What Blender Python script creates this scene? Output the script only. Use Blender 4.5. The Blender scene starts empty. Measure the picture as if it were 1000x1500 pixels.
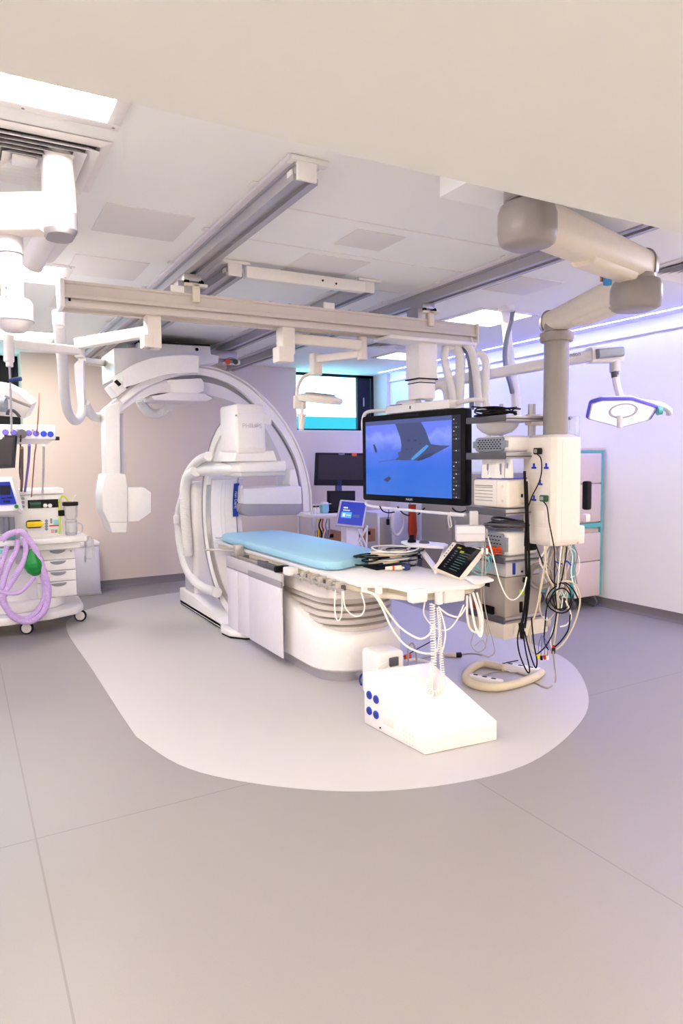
import bpy, bmesh, math, random
from mathutils import Vector, Matrix, Quaternion
random.seed(7)
scene = bpy.context.scene
COL = scene.collection
V = Vector
# ------------------------------------------------------------------ camera
FPX, CAMH = 1000.0, 1.65
_y, _p, _r = [math.radians(a) for a in (29.18, 4.449, -0.769)]
CW = V((math.sin(_y)*math.cos(_p), math.cos(_y)*math.cos(_p), -math.sin(_p)))
_r0 = V((math.cos(_y), -math.sin(_y), 0)); _u0 = _r0.cross(CW)
CR = _r0*math.cos(_r) + _u0*math.sin(_r)
CU = -_r0*math.sin(_r) + _u0*math.cos(_r)
CC = V((0, 0, CAMH))
cam = bpy.data.cameras.new('camera'); camo = bpy.data.objects.new('camera', cam); COL.objects.link(camo)
m = Matrix((CR, CU, -CW)).transposed().to_4x4(); m.translation = CC
camo.matrix_world = m
cam.sensor_fit = 'VERTICAL'; cam.sensor_height = 36; cam.sensor_width = 24; cam.lens = 24; cam.clip_start = .05
scene.camera = camo
# measured sight lines of the photograph -> points in the room
def ray(x, y): return CW*FPX + CR*(x-500) - CU*(y-750)
def at(x, y, d): return CC + ray(x, y)*(d/FPX)
def onp(x, y, ax, v):
    d = ray(x, y); return CC + d*((v-CC[ax])/d[ax])
def onX(x, y, v): return onp(x, y, 0, v)
def onY(x, y, v): return onp(x, y, 1, v)
def onZ(x, y, v): return onp(x, y, 2, v)
def zat(X, Y, py):
    a = V((X, Y, 0))-CC; q = 750-py
    return (FPX*a.dot(CU)-q*a.dot(CW))/(q*CW.z-FPX*CU.z)
# ------------------------------------------------------------------ materials
def lin(h):
    h = h.lstrip('#'); c = [int(h[i:i+2], 16)/255 for i in (0, 2, 4)]
    return tuple(((v+.055)/1.055)**2.4 if v > .04045 else v/12.92 for v in c)+(1,)
def mat(name, col, rough=.4, metal=0, noise=.04, scale=30, bump=0, trans=0, emit=None, estr=0, alpha=1, coat=0, ior=1.45):
    m = bpy.data.materials.new(name); m.use_nodes = True
    nt = m.node_tree; b = nt.nodes['Principled BSDF']
    c = lin(col) if isinstance(col, str) else tuple(col)+(1,)
    tc = nt.nodes.new('ShaderNodeTexCoord'); nz = nt.nodes.new('ShaderNodeTexNoise')
    nz.inputs['Scale'].default_value = scale; nz.inputs['Detail'].default_value = 3
    nt.links.new(tc.outputs['Object'], nz.inputs['Vector'])
    mx = nt.nodes.new('ShaderNodeMixRGB'); mx.inputs[1].default_value = tuple(v*(1-noise) for v in c[:3])+(1,)
    mx.inputs[2].default_value = tuple(min(1, v*(1+noise)) for v in c[:3])+(1,)
    nt.links.new(nz.outputs['Fac'], mx.inputs[0]); nt.links.new(mx.outputs[0], b.inputs['Base Color'])
    b.inputs['Roughness'].default_value = rough; b.inputs['Metallic'].default_value = metal
    b.inputs['Transmission Weight'].default_value = trans; b.inputs['Alpha'].default_value = alpha
    b.inputs['Coat Weight'].default_value = coat; b.inputs['IOR'].default_value = ior
    if emit:
        b.inputs['Emission Color'].default_value = lin(emit); b.inputs['Emission Strength'].default_value = estr
    if bump:
        bp = nt.nodes.new('ShaderNodeBump'); bp.inputs['Strength'].default_value = bump; bp.inputs['Distance'].default_value = .002
        nt.links.new(nz.outputs['Fac'], bp.inputs['Height']); nt.links.new(bp.outputs['Normal'], b.inputs['Normal'])
    return m
M = {}
def mk(k, *a, **kw): M[k] = mat(k, *a, **kw)
mk('white', '#efecec', .35); mk('white_gloss', '#f2f0f1', .18, coat=.3); mk('cream', '#efe7df', .4); mk('warm_white', '#ece4de', .45)
mk('ivory', '#e6ddd0', .45); mk('lilac_white', '#dfdbe4', .4); mk('pale_grey', '#c9c6cc', .4); mk('mid_grey', '#9a97a0', .45); mk('taupe', '#9a9391', .35)
mk('dark_grey', '#55545c', .45); mk('charcoal', '#201f23', .5, ior=1.25); mk('black', '#09090b', .45, ior=1.22); mk('black_gloss', '#08080a', .08)
mk('alu', '#b4b1b8', .35, .6); mk('alu_dark', '#7c7a82', .4, .6); mk('chrome', '#c8c6c6', .15, 1); mk('steel', '#bfbab6', .3, .5)
mk('mattress', '#a2d2ea', .55, bump=.1, scale=60); mk('bellows', '#cfc7c2', .55); mk('ceiling', '#f6f8f8', .75, noise=.01, scale=3); mk('panel', '#e6e4e4', .7, noise=.01)
mk('soffit', '#f2f3ef', .8, noise=.01, scale=2); mk('beam_paint', '#d2cac5', .45); mk('rim_violet', '#6f68ea', .35); mk('apron_red', '#c4441e', .6); mk('far_teal', '#155660', .8); mk('beige_wall', '#e2d3c2', .6, noise=.015, scale=2); mk('right_wall', '#f6f4f2', .45, noise=.01, scale=2)
mk('cove', '#77706f', .5); mk('inlay', '#bab7b9', .42, noise=.02, scale=120); mk('teal', '#5cb8b5', .4); mk('tan_panel', '#d6c6bd', .5)
mk('blue', '#1c3fc4', .3); mk('blue_label', '#1a3fa8', .3); mk('sky_blue', '#2f86c8', .4); mk('green', '#0f8a3c', .35); mk('green_dark', '#124c38', .4)
mk('hose', '#eceaea', .45); mk('hose_grey', '#8d93a0', .5); mk('hose_lilac', '#cdb0e6', .35); mk('purple', '#6a5fc0', .4); mk('brown', '#6b5048', .5); mk('copper', '#b06a5a', .5)
mk('orange', '#e8501e', .45); mk('red', '#c01a20', .4); mk('yellow', '#f2d40a', .4); mk('lime', '#c9dd2c', .4); mk('cable_beige', '#d3c7ae', .5); mk('cable_white', '#f0eeea', .4); mk('cable_grey', '#a9a19a', .5)
mk('cable_black', '#100f12', .5, ior=1.25); mk('wood', '#9a6a4a', .5); mk('turquoise', '#8fd4dc', .4); mk('pink', '#d9a6b0', .5)
mk('clear', '#f4f8fa', .05, trans=.95, alpha=.45, noise=0); mk('clear_soft', '#dfe4ee', .2, trans=.6, alpha=.55, noise=0)
mk('paper', '#f3f1ee', .6); mk('navy', '#2a3a78', .4); mk('grey_screen', '#2e2d31', .25, ior=1.3); mk('dull_screen', '#3b3739', .3, ior=1.25)
mk('lamp', '#ffffff', .5, emit='#fff4e6', estr=44, noise=0); mk('lamp_dim', '#ffffff', .5, emit='#fff3e4', estr=12, noise=0); mk('lamp_mid', '#ffffff', .5, emit='#fff4e8', estr=27, noise=0); mk('warm_lamp', '#ffffff', .5, emit='#ffecd2', estr=58, noise=0)
mk('led_faint', '#ffffff', .5, emit='#6670ff', estr=2.5, noise=0); mk('led_soft', '#ffffff', .5, emit='#5560ff', estr=22, noise=0); mk('led', '#ffffff', .5, emit='#5c64ff', estr=195, noise=0); mk('led_core', '#ffffff', .5, emit='#f4f0ff', estr=14, noise=0)
mk('lens', '#ffffff', .3, emit='#f4f4ff', estr=.55, noise=0)
def em(k, col, s=1.0): mk(k, '#111111', .3, emit=col, estr=s*.8, noise=0)
em('s_blue', '#2f6fe4', 1.0); em('s_white', '#f0f4ff', 1); em('s_cyan', '#5ab4ff', 1); em('s_green', '#5b8f84', .55); em('s_yellow', '#d8cc30', .6); em('s_dark', '#14182c', .6)
em('s_navy', '#2438b8', .9); em('s_grey', '#7d8698', .5); em('s_manta', '#3f4c7c', 1); em('s_manta_dark', '#2f3b66', 1); em('s_manta_light', '#4f9be0', 1); em('s_fog', '#9fb8ff', 1); em('s_bar', '#4d5a94', 1)
# manta picture's water: a top-to-bottom colour ramp of the displayed picture
def water():
    m = bpy.data.materials.new('screen_water'); m.use_nodes = True; nt = m.node_tree; b = nt.nodes['Principled BSDF']
    b.inputs['Base Color'].default_value = (.01, .01, .02, 1); b.inputs['Roughness'].default_value = .12
    tc = nt.nodes.new('ShaderNodeTexCoord'); sp = nt.nodes.new('ShaderNodeSeparateXYZ'); cr = nt.nodes.new('ShaderNodeValToRGB')
    nz = nt.nodes.new('ShaderNodeTexNoise'); nz.inputs['Scale'].default_value = 5; nz.inputs['Detail'].default_value = 6
    ad = nt.nodes.new('ShaderNodeMath'); ad.operation = 'MULTIPLY_ADD'; ad.inputs[1].default_value = .3
    nt.links.new(tc.outputs['Generated'], sp.inputs[0]); nt.links.new(tc.outputs['Generated'], nz.inputs['Vector'])
    nt.links.new(nz.outputs['Fac'], ad.inputs[0]); nt.links.new(sp.outputs['Z'], ad.inputs[2]); nt.links.new(ad.outputs[0], cr.inputs[0])
    e = cr.color_ramp.elements; e[0].position = .1; e[0].color = lin('#2f74e0'); e[1].position = 1.05; e[1].color = lin('#6f86ff')
    x = e.new(.5); x.color = lin('#1f6fe8'); x = e.new(.75); x.color = lin('#4f78f4'); x = e.new(.93); x.color = lin('#8fa4ff')
    nt.links.new(cr.outputs[0], b.inputs['Emission Color']); b.inputs['Emission Strength'].default_value = .74
    return m
M['water'] = water()
def floor_mat():
    m = mat('vinyl_floor', '#8c8888', .40, noise=.05, scale=160); nt = m.node_tree; b = nt.nodes['Principled BSDF']
    tc = nt.nodes.new('ShaderNodeTexCoord'); sp = nt.nodes.new('ShaderNodeSeparateXYZ'); nt.links.new(tc.outputs['Object'], sp.inputs[0])
    def seam(out, pos):
        s = nt.nodes.new('ShaderNodeMath'); s.operation = 'SUBTRACT'; s.inputs[1].default_value = pos; nt.links.new(sp.outputs[out], s.inputs[0])
        a = nt.nodes.new('ShaderNodeMath'); a.operation = 'ABSOLUTE'; nt.links.new(s.outputs[0], a.inputs[0])
        c = nt.nodes.new('ShaderNodeMath'); c.operation = 'LESS_THAN'; c.inputs[1].default_value = .004; nt.links.new(a.outputs[0], c.inputs[0]); return c
    a, c, d = seam('X', .217-1.745), seam('Y', 3.185-3.58), seam('X', 2.23-1.745)
    mx1 = nt.nodes.new('ShaderNodeMath'); mx1.operation = 'MAXIMUM'; nt.links.new(a.outputs[0], mx1.inputs[0]); nt.links.new(c.outputs[0], mx1.inputs[1])
    mx2 = nt.nodes.new('ShaderNodeMath'); mx2.operation = 'MAXIMUM'; nt.links.new(mx1.outputs[0], mx2.inputs[0]); nt.links.new(d.outputs[0], mx2.inputs[1])
    old = b.inputs['Base Color'].links[0].from_socket; mix = nt.nodes.new('ShaderNodeMixRGB'); mix.inputs[2].default_value = lin('#7d7878')
    nt.links.new(mx2.outputs[0], mix.inputs[0]); nt.links.new(old, mix.inputs[1]); nt.links.new(mix.outputs[0], b.inputs['Base Color'])
    return m
M['floor'] = floor_mat()
def glass_mat(name, tint):
    m = bpy.data.materials.new(name); m.use_nodes = True; nt = m.node_tree; b = nt.nodes['Principled BSDF']
    b.inputs['Base Color'].default_value = lin(tint); b.inputs['Roughness'].default_value = .02; b.inputs['Transmission Weight'].default_value = 1; b.inputs['IOR'].default_value = 1.01
    return m
M['window_glass'] = glass_mat('window_glass', '#a8f0f2')
# ------------------------------------------------------------------ mesh building
class MB:
    def __init__(s, X=None): s.v = []; s.f = []; s.mi = []; s.X = X or Matrix(); s.k = 0
    def add(s, vs, fs):
        o = len(s.v); s.v += [s.X @ V(p) for p in vs]; s.f += [[i+o for i in f] for f in fs]; s.mi += [s.k]*len(fs); return s
    def mat(s, k): s.k = k; return s
    def bm(s, b):
        b.verts.index_update(); s.add([v.co.copy() for v in b.verts], [[v.index for v in f.verts] for f in b.faces]); b.free(); return s
    def box(s, lo, hi, bev=0, seg=2, rot=None):
        lo, hi = V(lo), V(hi); b = bmesh.new(); bmesh.ops.create_cube(b, size=1)
        sz = V([max(abs(hi[i]-lo[i]), 1e-5) for i in range(3)]); c = (lo+hi)/2
        bmesh.ops.scale(b, vec=sz, verts=b.verts)
        if bev:
            bev = min(bev, min(sz)*.49); bmesh.ops.bevel(b, geom=b.edges[:], offset=bev, segments=seg, affect='EDGES', profile=.5)
        mm = Matrix.Translation(c) @ (rot.to_4x4() if rot else Matrix()); bmesh.ops.transform(b, matrix=mm, verts=b.verts)
        return s.bm(b)
    def cyl(s, p0, p1, r, r2=None, seg=20, bev=0):
        p0, p1 = V(p0), V(p1); r2 = r if r2 is None else r2; d = p1-p0; L = d.length
        if bev: prof = [(max(r-bev, 1e-4), 0), (r, bev), (r2, L-bev), (max(r2-bev, 1e-4), L)]
        else: prof = [(r, 0), (r2, L)]
        return s.lathe(prof, p0, d, seg)
    def lathe(s, prof, o=(0, 0, 0), ax=(0, 0, 1), seg=24, cap=True):
        q = V((0, 0, 1)).rotation_difference(V(ax).normalized()); o = V(o); vs = []; fs = []; n = len(prof)
        for i in range(seg):
            a = 2*math.pi*i/seg
            for r, h in prof: vs.append(o+q @ V((r*math.cos(a), r*math.sin(a), h)))
        for i in range(seg):
            j = (i+1) % seg
            for k in range(n-1): fs.append([i*n+k, j*n+k, j*n+k+1, i*n+k+1])
        if cap:
            if prof[0][0] > 1e-6: fs.append([i*n for i in range(seg)][::-1])
            if prof[-1][0] > 1e-6: fs.append([i*n+n-1 for i in range(seg)])
        return s.add(vs, fs)
    def ball(s, c, r, seg=16, sc=(1, 1, 1)):
        b = bmesh.new(); bmesh.ops.create_uvsphere(b, u_segments=seg, v_segments=seg//2+2, radius=r)
        bmesh.ops.transform(b, matrix=Matrix.Translation(V(c)) @ Matrix.Diagonal(V(tuple(sc)+(1,))), verts=b.verts); return s.bm(b)
    def tube(s, pts, r, seg=8, closed=False, smooth=6, radii=None, flat=None, cap=True):
        P = curve(pts, smooth, closed) if smooth else [V(p) for p in pts]; n = len(P)
        if n < 2: return s
        T = []
        for i in range(n):
            a = P[(i-1) % n] if closed or i else P[0]; c = P[(i+1) % n] if closed or i < n-1 else P[-1]
            t = (c-a); T.append(t.normalized() if t.length > 1e-9 else V((0, 0, 1)))
        up = V((0, 0, 1)) if abs(T[0].z) < .9 else V((1, 0, 0)); N = (up-T[0]*up.dot(T[0])).normalized(); vs = []; fs = []
        for i in range(n):
            if i: N = (T[i-1].rotation_difference(T[i]) @ N); N = (N-T[i]*N.dot(T[i])).normalized()
            B = T[i].cross(N); rr = radii[i % len(radii)] if radii else r
            for k in range(seg):
                a = 2*math.pi*k/seg; vs.append(P[i]+N*math.cos(a)*rr+B*math.sin(a)*rr*(flat or 1))
        for i in range(n if closed else n-1):
            j = (i+1) % n
            for k in range(seg): fs.append([i*seg+k, i*seg+(k+1) % seg, j*seg+(k+1) % seg, j*seg+k])
        if cap and not closed: fs.append(list(range(seg))[::-1]); fs.append([(n-1)*seg+k for k in range(seg)])
        return s.add(vs, fs)
    def hose(s, pts, r, pitch=.018, dip=.94, seg=12):
        P = even(curve(pts, 12), pitch/2); return s.tube(P, r, seg, smooth=0, radii=[r, r*dip])
    def coil(s, pts, R, r, pitch, seg=5):
        P = even(curve(pts, 10), pitch/8); Q = []
        for i, p in enumerate(P):
            t = (P[min(i+1, len(P)-1)]-P[max(i-1, 0)]).normalized(); a = t.orthogonal().normalized(); b = t.cross(a); an = 2*math.pi*i/8
            if i == 0: ref = a
            a = (ref-t*ref.dot(t)).normalized(); ref = a; b = t.cross(a); Q.append(p+a*R*math.cos(an)+b*R*math.sin(an))
        return s.tube(Q, r, seg, smooth=0)
    def prism(s, poly, ax, a, b, bev=0):
        # poly: list of (u,w); ax: extrusion axis index, other axes in cyclic order x:(y,z) y:(x,z) z:(x,y)
        def pt(u, w, h): return {0: V((h, u, w)), 1: V((u, h, w)), 2: V((u, w, h))}[ax]
        bm_ = bmesh.new(); lo = [bm_.verts.new(pt(u, w, a)) for u, w in poly]; hi = [bm_.verts.new(pt(u, w, b)) for u, w in poly]; n = len(poly)
        bm_.faces.new(lo); bm_.faces.new(hi[::-1])
        for i in range(n): bm_.faces.new([lo[i], hi[i], hi[(i+1) % n], lo[(i+1) % n]])
        bmesh.ops.recalc_face_normals(bm_, faces=bm_.faces)
        if bev: bmesh.ops.bevel(bm_, geom=bm_.edges[:], offset=bev, segments=2, affect='EDGES', profile=.5)
        return s.bm(bm_)
    def sweep(s, path, sect, smooth=0):
        # path: list of (origin, out, side): section (o,w) placed at origin+out*o+side*w
        n = len(sect); vs = []; fs = []
        for o, u, w in path:
            for a, b in sect: vs.append(V(o)+V(u)*a+V(w)*b)
        for i in range(len(path)-1):
            for k in range(n): fs.append([i*n+k, i*n+(k+1) % n, (i+1)*n+(k+1) % n, (i+1)*n+k])
        fs.append(list(range(n))[::-1]); fs.append([(len(path)-1)*n+k for k in range(n)])
        return s.add(vs, fs)
    def loft(s, rings):
        n = len(rings[0]); vs = [p for r in rings for p in r]; fs = []
        for i in range(len(rings)-1):
            for k in range(n): fs.append([i*n+k, i*n+(k+1) % n, (i+1)*n+(k+1) % n, (i+1)*n+k])
        fs.append(list(range(n))[::-1]); fs.append([(len(rings)-1)*n+k for k in range(n)])
        return s.add(vs, fs)
    def quad(s, a, b, c, d): return s.add([a, b, c, d], [[0, 1, 2, 3]])
    def build(s, name, mats, parent=None, ang=35, smooth=True):
        if not isinstance(mats, (list, tuple)): mats = [mats]
        o0 = V((0, 0, 0)); p = parent
        while p: o0 = o0+p.location; p = p.parent
        loc = V((0, 0, 0))
        if parent is None:
            xs = [min(v[i] for v in s.v) for i in range(3)]; xe = [max(v[i] for v in s.v) for i in range(3)]
            loc = V(((xs[0]+xe[0])/2, (xs[1]+xe[1])/2, xs[2]))
        me = bpy.data.meshes.new(name); me.from_pydata([v-o0-loc for v in s.v], [], s.f)
        for k in mats: me.materials.append(M[k] if isinstance(k, str) else k)
        me.polygons.foreach_set('material_index', s.mi); me.update()
        b = bmesh.new(); b.from_mesh(me); bmesh.ops.recalc_face_normals(b, faces=b.faces); b.to_mesh(me); b.free()
        if smooth:
            me.polygons.foreach_set('use_smooth', [True]*len(me.polygons)); me.set_sharp_from_angle(angle=math.radians(ang))
        o = bpy.data.objects.new(name, me); COL.objects.link(o); o.parent = parent; o.location = loc
        return o
def curve(pts, n=6, closed=False):
    P = [V(p) for p in pts]; out = []; N = len(P)
    if N < 3: return P
    for i in range(N if closed else N-1):
        a, b, c, d = (P[(i-1) % N] if closed or i > 0 else P[0]), P[i], P[(i+1) % N], (P[(i+2) % N] if closed or i+2 < N else P[-1])
        for k in range(n):
            t = k/n; out.append(.5*((2*b)+(c-a)*t+(2*a-5*b+4*c-d)*t*t+(3*b-a-3*c+d)*t**3))
    if not closed: out.append(P[-1])
    return out
def even(P, step):
    out = [P[0].copy()]; acc = 0
    for a, b in zip(P, P[1:]):
        L = (b-a).length; t = step-acc
        while t <= L and L > 0: out.append(a.lerp(b, t/L)); t += step
        acc = (acc+L) % step
    return out
def rrect(w, h, r, n=4):
    out = []
    for cx, cy, a0 in ((w/2-r, h/2-r, 0), (-w/2+r, h/2-r, 90), (-w/2+r, -h/2+r, 180), (w/2-r, -h/2+r, 270)):
        for k in range(n+1):
            a = math.radians(a0+90*k/n); out.append((cx+r*math.cos(a), cy+r*math.sin(a)))
    return out
def thing(name, label, cat, loc, group=None):
    o = bpy.data.objects.new(name, None); o.empty_display_size = .1; COL.objects.link(o); o.location = V(loc)
    return tag(o, label, cat, group)
def tag(o, label, cat, group=None, kind=None):
    o['label'] = label; o['category'] = cat
    if group: o['group'] = group
    if kind: o['kind'] = kind
    return o
def struct(o, label=None):
    o['kind'] = 'structure'
    if label: o['label'] = label; o['category'] = 'fixture'
    return o
def text(name, st, size, o, xd, yd, m, parent, ext=.0006):
    cu = bpy.data.curves.new(name, 'FONT'); cu.body = st; cu.size = size; cu.extrude = ext; cu.align_x = 'CENTER'; cu.align_y = 'CENTER'
    t = bpy.data.objects.new(name+'_tmp', cu); COL.objects.link(t)
    me = bpy.data.meshes.new_from_object(t.evaluated_get(bpy.context.evaluated_depsgraph_get())); vs = [v.co.copy() for v in me.vertices]; fs = [list(p.vertices) for p in me.polygons]
    bpy.data.objects.remove(t); bpy.data.curves.remove(cu); bpy.data.meshes.remove(me)
    xd = V(xd).normalized(); yd = V(yd).normalized(); yd = (yd-xd*yd.dot(xd)).normalized(); zd = xd.cross(yd); b = MB()
    b.add([V(o)+xd*v.x+yd*v.y+zd*(v.z+ext) for v in vs], fs)
    return b.build(name, m, parent, smooth=False)
def frame(o, xd, zd=(0, 0, 1)):
    # local x along xd, local z close to zd
    xd = V(xd).normalized(); zd = V(zd); zd = (zd-xd*zd.dot(xd)).normalized(); yd = zd.cross(xd)
    mm = Matrix((xd, yd, zd)).transposed().to_4x4(); mm.translation = V(o); return mm
def kids(o): return [c for c in COL.objects if c.parent == o]
def copy_tree(o, parent=None):
    c = o.copy(); COL.objects.link(c); c.parent = parent
    for ch in kids(o): copy_tree(ch, c)
    return c
# ------------------------------------------------------------------ the room
XL, XR, YB, YF, ZC = -2.6, 6.09, 9.26, -2.6, 3.0
struct(MB().box((XL-.2, YF-.2, -.1), (XR+.2, YB+.7, 0)).build('floor', 'floor'))
inl = [(.85, 7.06), (.85, 5.6), (.85, 4.3), (.87, 4.0), (1.0, 3.51), (1.3, 3.11), (1.7, 2.80), (2.17, 2.64), (2.62, 2.63), (3.14, 2.81), (3.6, 3.09), (4.05, 3.57), (4.28, 4.0), (4.34, 4.5), (4.34, 5.6), (4.34, 6.7), (4.2, 7.3), (3.8, 7.95), (3.2, 8.3), (2.6, 8.42), (2.0, 8.38), (1.38, 8.16), (.98, 7.7)]
pc = curve([(x, y, 0) for x, y in inl], 6, True)
struct(MB().prism([(p.x, p.y) for p in pc], 2, .0003, .0018).build('floor_inlay', 'inlay', smooth=False))
struct(MB().box((XL-.2, YF, ZC), (XR+.2, YB+.7, ZC+.1)).build('ceiling', 'ceiling'))
struct(MB().box((XL, YF, 2.6), (XR, 1.92, 2.995)).build('ceiling_bulkhead', 'soffit'))
struct(MB().box((XR, YF-.2, 0), (XR+.2, YB+.7, ZC)).build('wall_right', 'right_wall'))
struct(MB().box((XL-.2, YF-.2, 0), (XL, YB+.7, ZC)).build('wall_left', 'right_wall'))
struct(MB().box((XL, YF-.2, 0), (XR, YF, ZC)).build('wall_front', 'soffit'))
b = MB()
W1 = (4.43, 6.03, 2.08); W2 = (-1.0, .72, 2.02)          # window openings: x0, x1, sill
b.box((XL, YB, 0), (XR, YB+.5, W2[2])); b.box((XL, YB, W2[2]), (W2[0], YB+.5, ZC)); b.box((W2[1], YB, W2[2]), (W1[0], YB+.5, ZC)); b.box((W1[1], YB, W2[2]), (XR, YB+.5, ZC)); b.box((W1[0], YB, W2[2]), (W1[1], YB+.5, W1[2]))
struct(b.build('wall_back', 'beige_wall', smooth=False))
def window(n, x0, x1, z0, mull):
    f = MB(); y0, y1 = YB+.40, YB+.46
    f.box((x0, y0, z0), (x1, y1, z0+.05)); f.box((x0, y0, ZC-.04), (x1, y1, ZC)); f.box((x0, y0, z0), (x0+.04, y1, ZC)); f.box((x1-.05, y0, z0), (x1, y1, ZC)); f.box((mull, y0, z0), (mull+.24, y1, ZC))
    w = struct(f.build('window_%d' % n, 'charcoal'))
    w['label'] = 'high window with dark frame and teal tinted glass in the back wall'
    MB().box((x0+.03, y0+.03, z0+.03), (x1-.03, y0+.036, ZC-.03)).build('pane', 'window_glass', w)
    MB().box((x0+.02, YB+.38, z0), (x1, YB+.41, z0+.025)).build('window_sill', 'white', w)
    h = MB().box((mull+.1, y0-.02, z0+.42), (mull+.12, y0, z0+.56), .004).build('window_handle', 'alu', w)
    return w
window(1, W1[0], W1[1], W1[2], 5.72); window(2, W2[0], W2[1], W2[2], .44)
for (xa, xb, z) in ((-4, 5.0, 2.12), (5.0, 9, 2.47)):
    o = MB().box((xa, YB+4, 0), (xb, YB+4.5, z+.1)).build('neighbouring_building', 'far_teal')
    tag(o, 'blurred teal building wall seen low through the %s window' % ('left-hand' if xa < 0 else 'middle of the high'), 'building')
def cove(nm, path, w):
    b = MB(); b.loft([[V((x, y, 0)), V((x, y, .1)), V((x+dx*.006, y+dy*.006, .1)), V((x+dx*.008, y+dy*.008, .03)), V((x+dx*.016, y+dy*.016, .012)), V((x+dx*.034, y+dy*.034, 0.0005))] for x, y, dx, dy in path])
    struct(b.build(nm, 'cove'))
cove('baseboard_back', [(XL, YB, 0, -1), (XR, YB, 0, -1)], 0); cove('baseboard_right', [(XR, YB, -1, 0), (XR, YF, -1, 0)], 0)
cove('baseboard_left', [(XL, YF, 1, 0), (XL, YB, 1, 0)], 0)
# LED line and shadow-gap trim along the right wall
struct(MB().box((XR-.03, 1.95, 2.86), (XR, YB, 2.88), .003).build('trim_2', 'white')); struct(MB().box((XL, 1.95, 2.86), (XL+.03, YB, 2.88), .003).build('trim_3', 'white'))
for xa, xb, lab in ((XR-.225, XR-.21, 'violet LED strip running along the ceiling edge above the right wall'), (XL+.12, XL+.16, 'violet LED strip along the ceiling above the left side wall'), (XR-.028, XR-.012, 'violet LED strip lying in the ledge near the top of the right wall')):
    zz = (ZC-.004, ZC-.0005) if xb-xa > .02 or xa < 6 else (2.881, 2.886)
    tag(MB().box((xa, 1.95, zz[0]), (xb, YB-.02, zz[1])).build('led_strip', 'led_soft' if xa < 0 else 'led_faint' if zz[0] < 2.9 else 'led'), lab, 'light strip', 'violet LED strips')
# ceiling panels, seams
k = 0
for x0, y0, x1, y1 in ((.74, 3.79, 1.22, 4.27), (.73, 4.80, 1.21, 5.30), (2.12, 3.55, 2.46, 3.86), (2.07, 4.10, 2.55, 4.55), (.75, 6.0, 1.2, 6.5), (1.95, 5.5, 2.45, 5.95), (3.75, 3.9, 4.2, 4.35), (2.02, 2.2, 3.2, 2.64)):
    zz = .006 if k < 7 else .14
    o = struct(MB().box((x0, y0, ZC-zz), (x1, y1, ZC+.002), .003).build('ceiling_hatch', 'panel' if k < 7 else 'ceiling')); k += 1
    if k == 8: o.name = 'ceiling_plinth'
for i, (a, c) in enumerate((((1.9, 2.05), 0), ((1.52, 3.28), 3.44), ((1.52, 3.28), 4.02), ((1.8, 3.28), 4.75))):
    if c: struct(MB().box((a[0], c-.006, ZC-.004), (a[1], c+.006, ZC)).build('ceiling_batten', 'white'))
# ceiling lights
LG = 'square recessed ceiling lights'
def ceil_light(x, y, w, lab, z=ZC, lm='lamp'):
    t = thing('ceiling_light', lab, 'light', (x, y, z), LG); h = w/2
    f = MB(); e = .055
    for lo, hi in (((-h-e, -h-e), (h+e, -h)), ((-h-e, h), (h+e, h+e)), ((-h-e, -h), (-h, h)), ((h, -h), (h+e, h))): f.box((x+lo[0], y+lo[1], z-.012), (x+hi[0], y+hi[1], z-.0005), .003)
    f.build('frame', 'white', t); MB().box((x-h, y-h, z-.008), (x+h, y+h, z-.001)).build('diffuser', lm, t)
    s = MB()
    for sx, sy in ((1, 1), (1, -1), (-1, 1), (-1, -1), (1, 0), (0, -1), (0, 1), (-1, 0)): s.cyl((x+sx*(h+.03), y+sy*(h+.03), z-.014), (x+sx*(h+.03), y+sy*(h+.03), z-.011), .006, seg=8)
    s.build('screw', 'mid_grey', t)
p = onZ(38, 398, ZC); q = onZ(45, 492, ZC); r = onZ(715, 468, ZC); s_ = onZ(515, 527, ZC)
ceil_light(.28, 2.60, .6, 'bright ceiling light cut off by the lowered soffit at top left')
ceil_light(p.x-.02, p.y, .5, 'ceiling light behind the white boom tubes at left', ZC, 'lamp')
ceil_light(q.x-.08, q.y, .6, 'ceiling light above the left-hand window wall behind the grey lamp hub', ZC, 'lamp_mid')
ceil_light(4.55, 5.2, .6, 'bright ceiling light just right of the bridge beam end', ZC, 'lamp_dim')
ceil_light(5.2, 7.6, .5, 'distant ceiling light above the high back window', ZC, 'lamp_dim')
ceil_light(-1.6, 4.6, .6, 'added out-of-view ceiling light far left that brightens the room'); ceil_light(5.1, 2.5, .6, 'added out-of-view ceiling light near the soffit that brightens the right-hand wall', ZC, 'lamp_mid')  # two unseen lamps added for light, one for the room, one for the right wall
for x in (-.9, 1.6, 4.2): ceil_light(x, -.9, .7, 'warm ceiling light in the lowered soffit behind the viewer', 2.6, 'warm_lamp')
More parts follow.
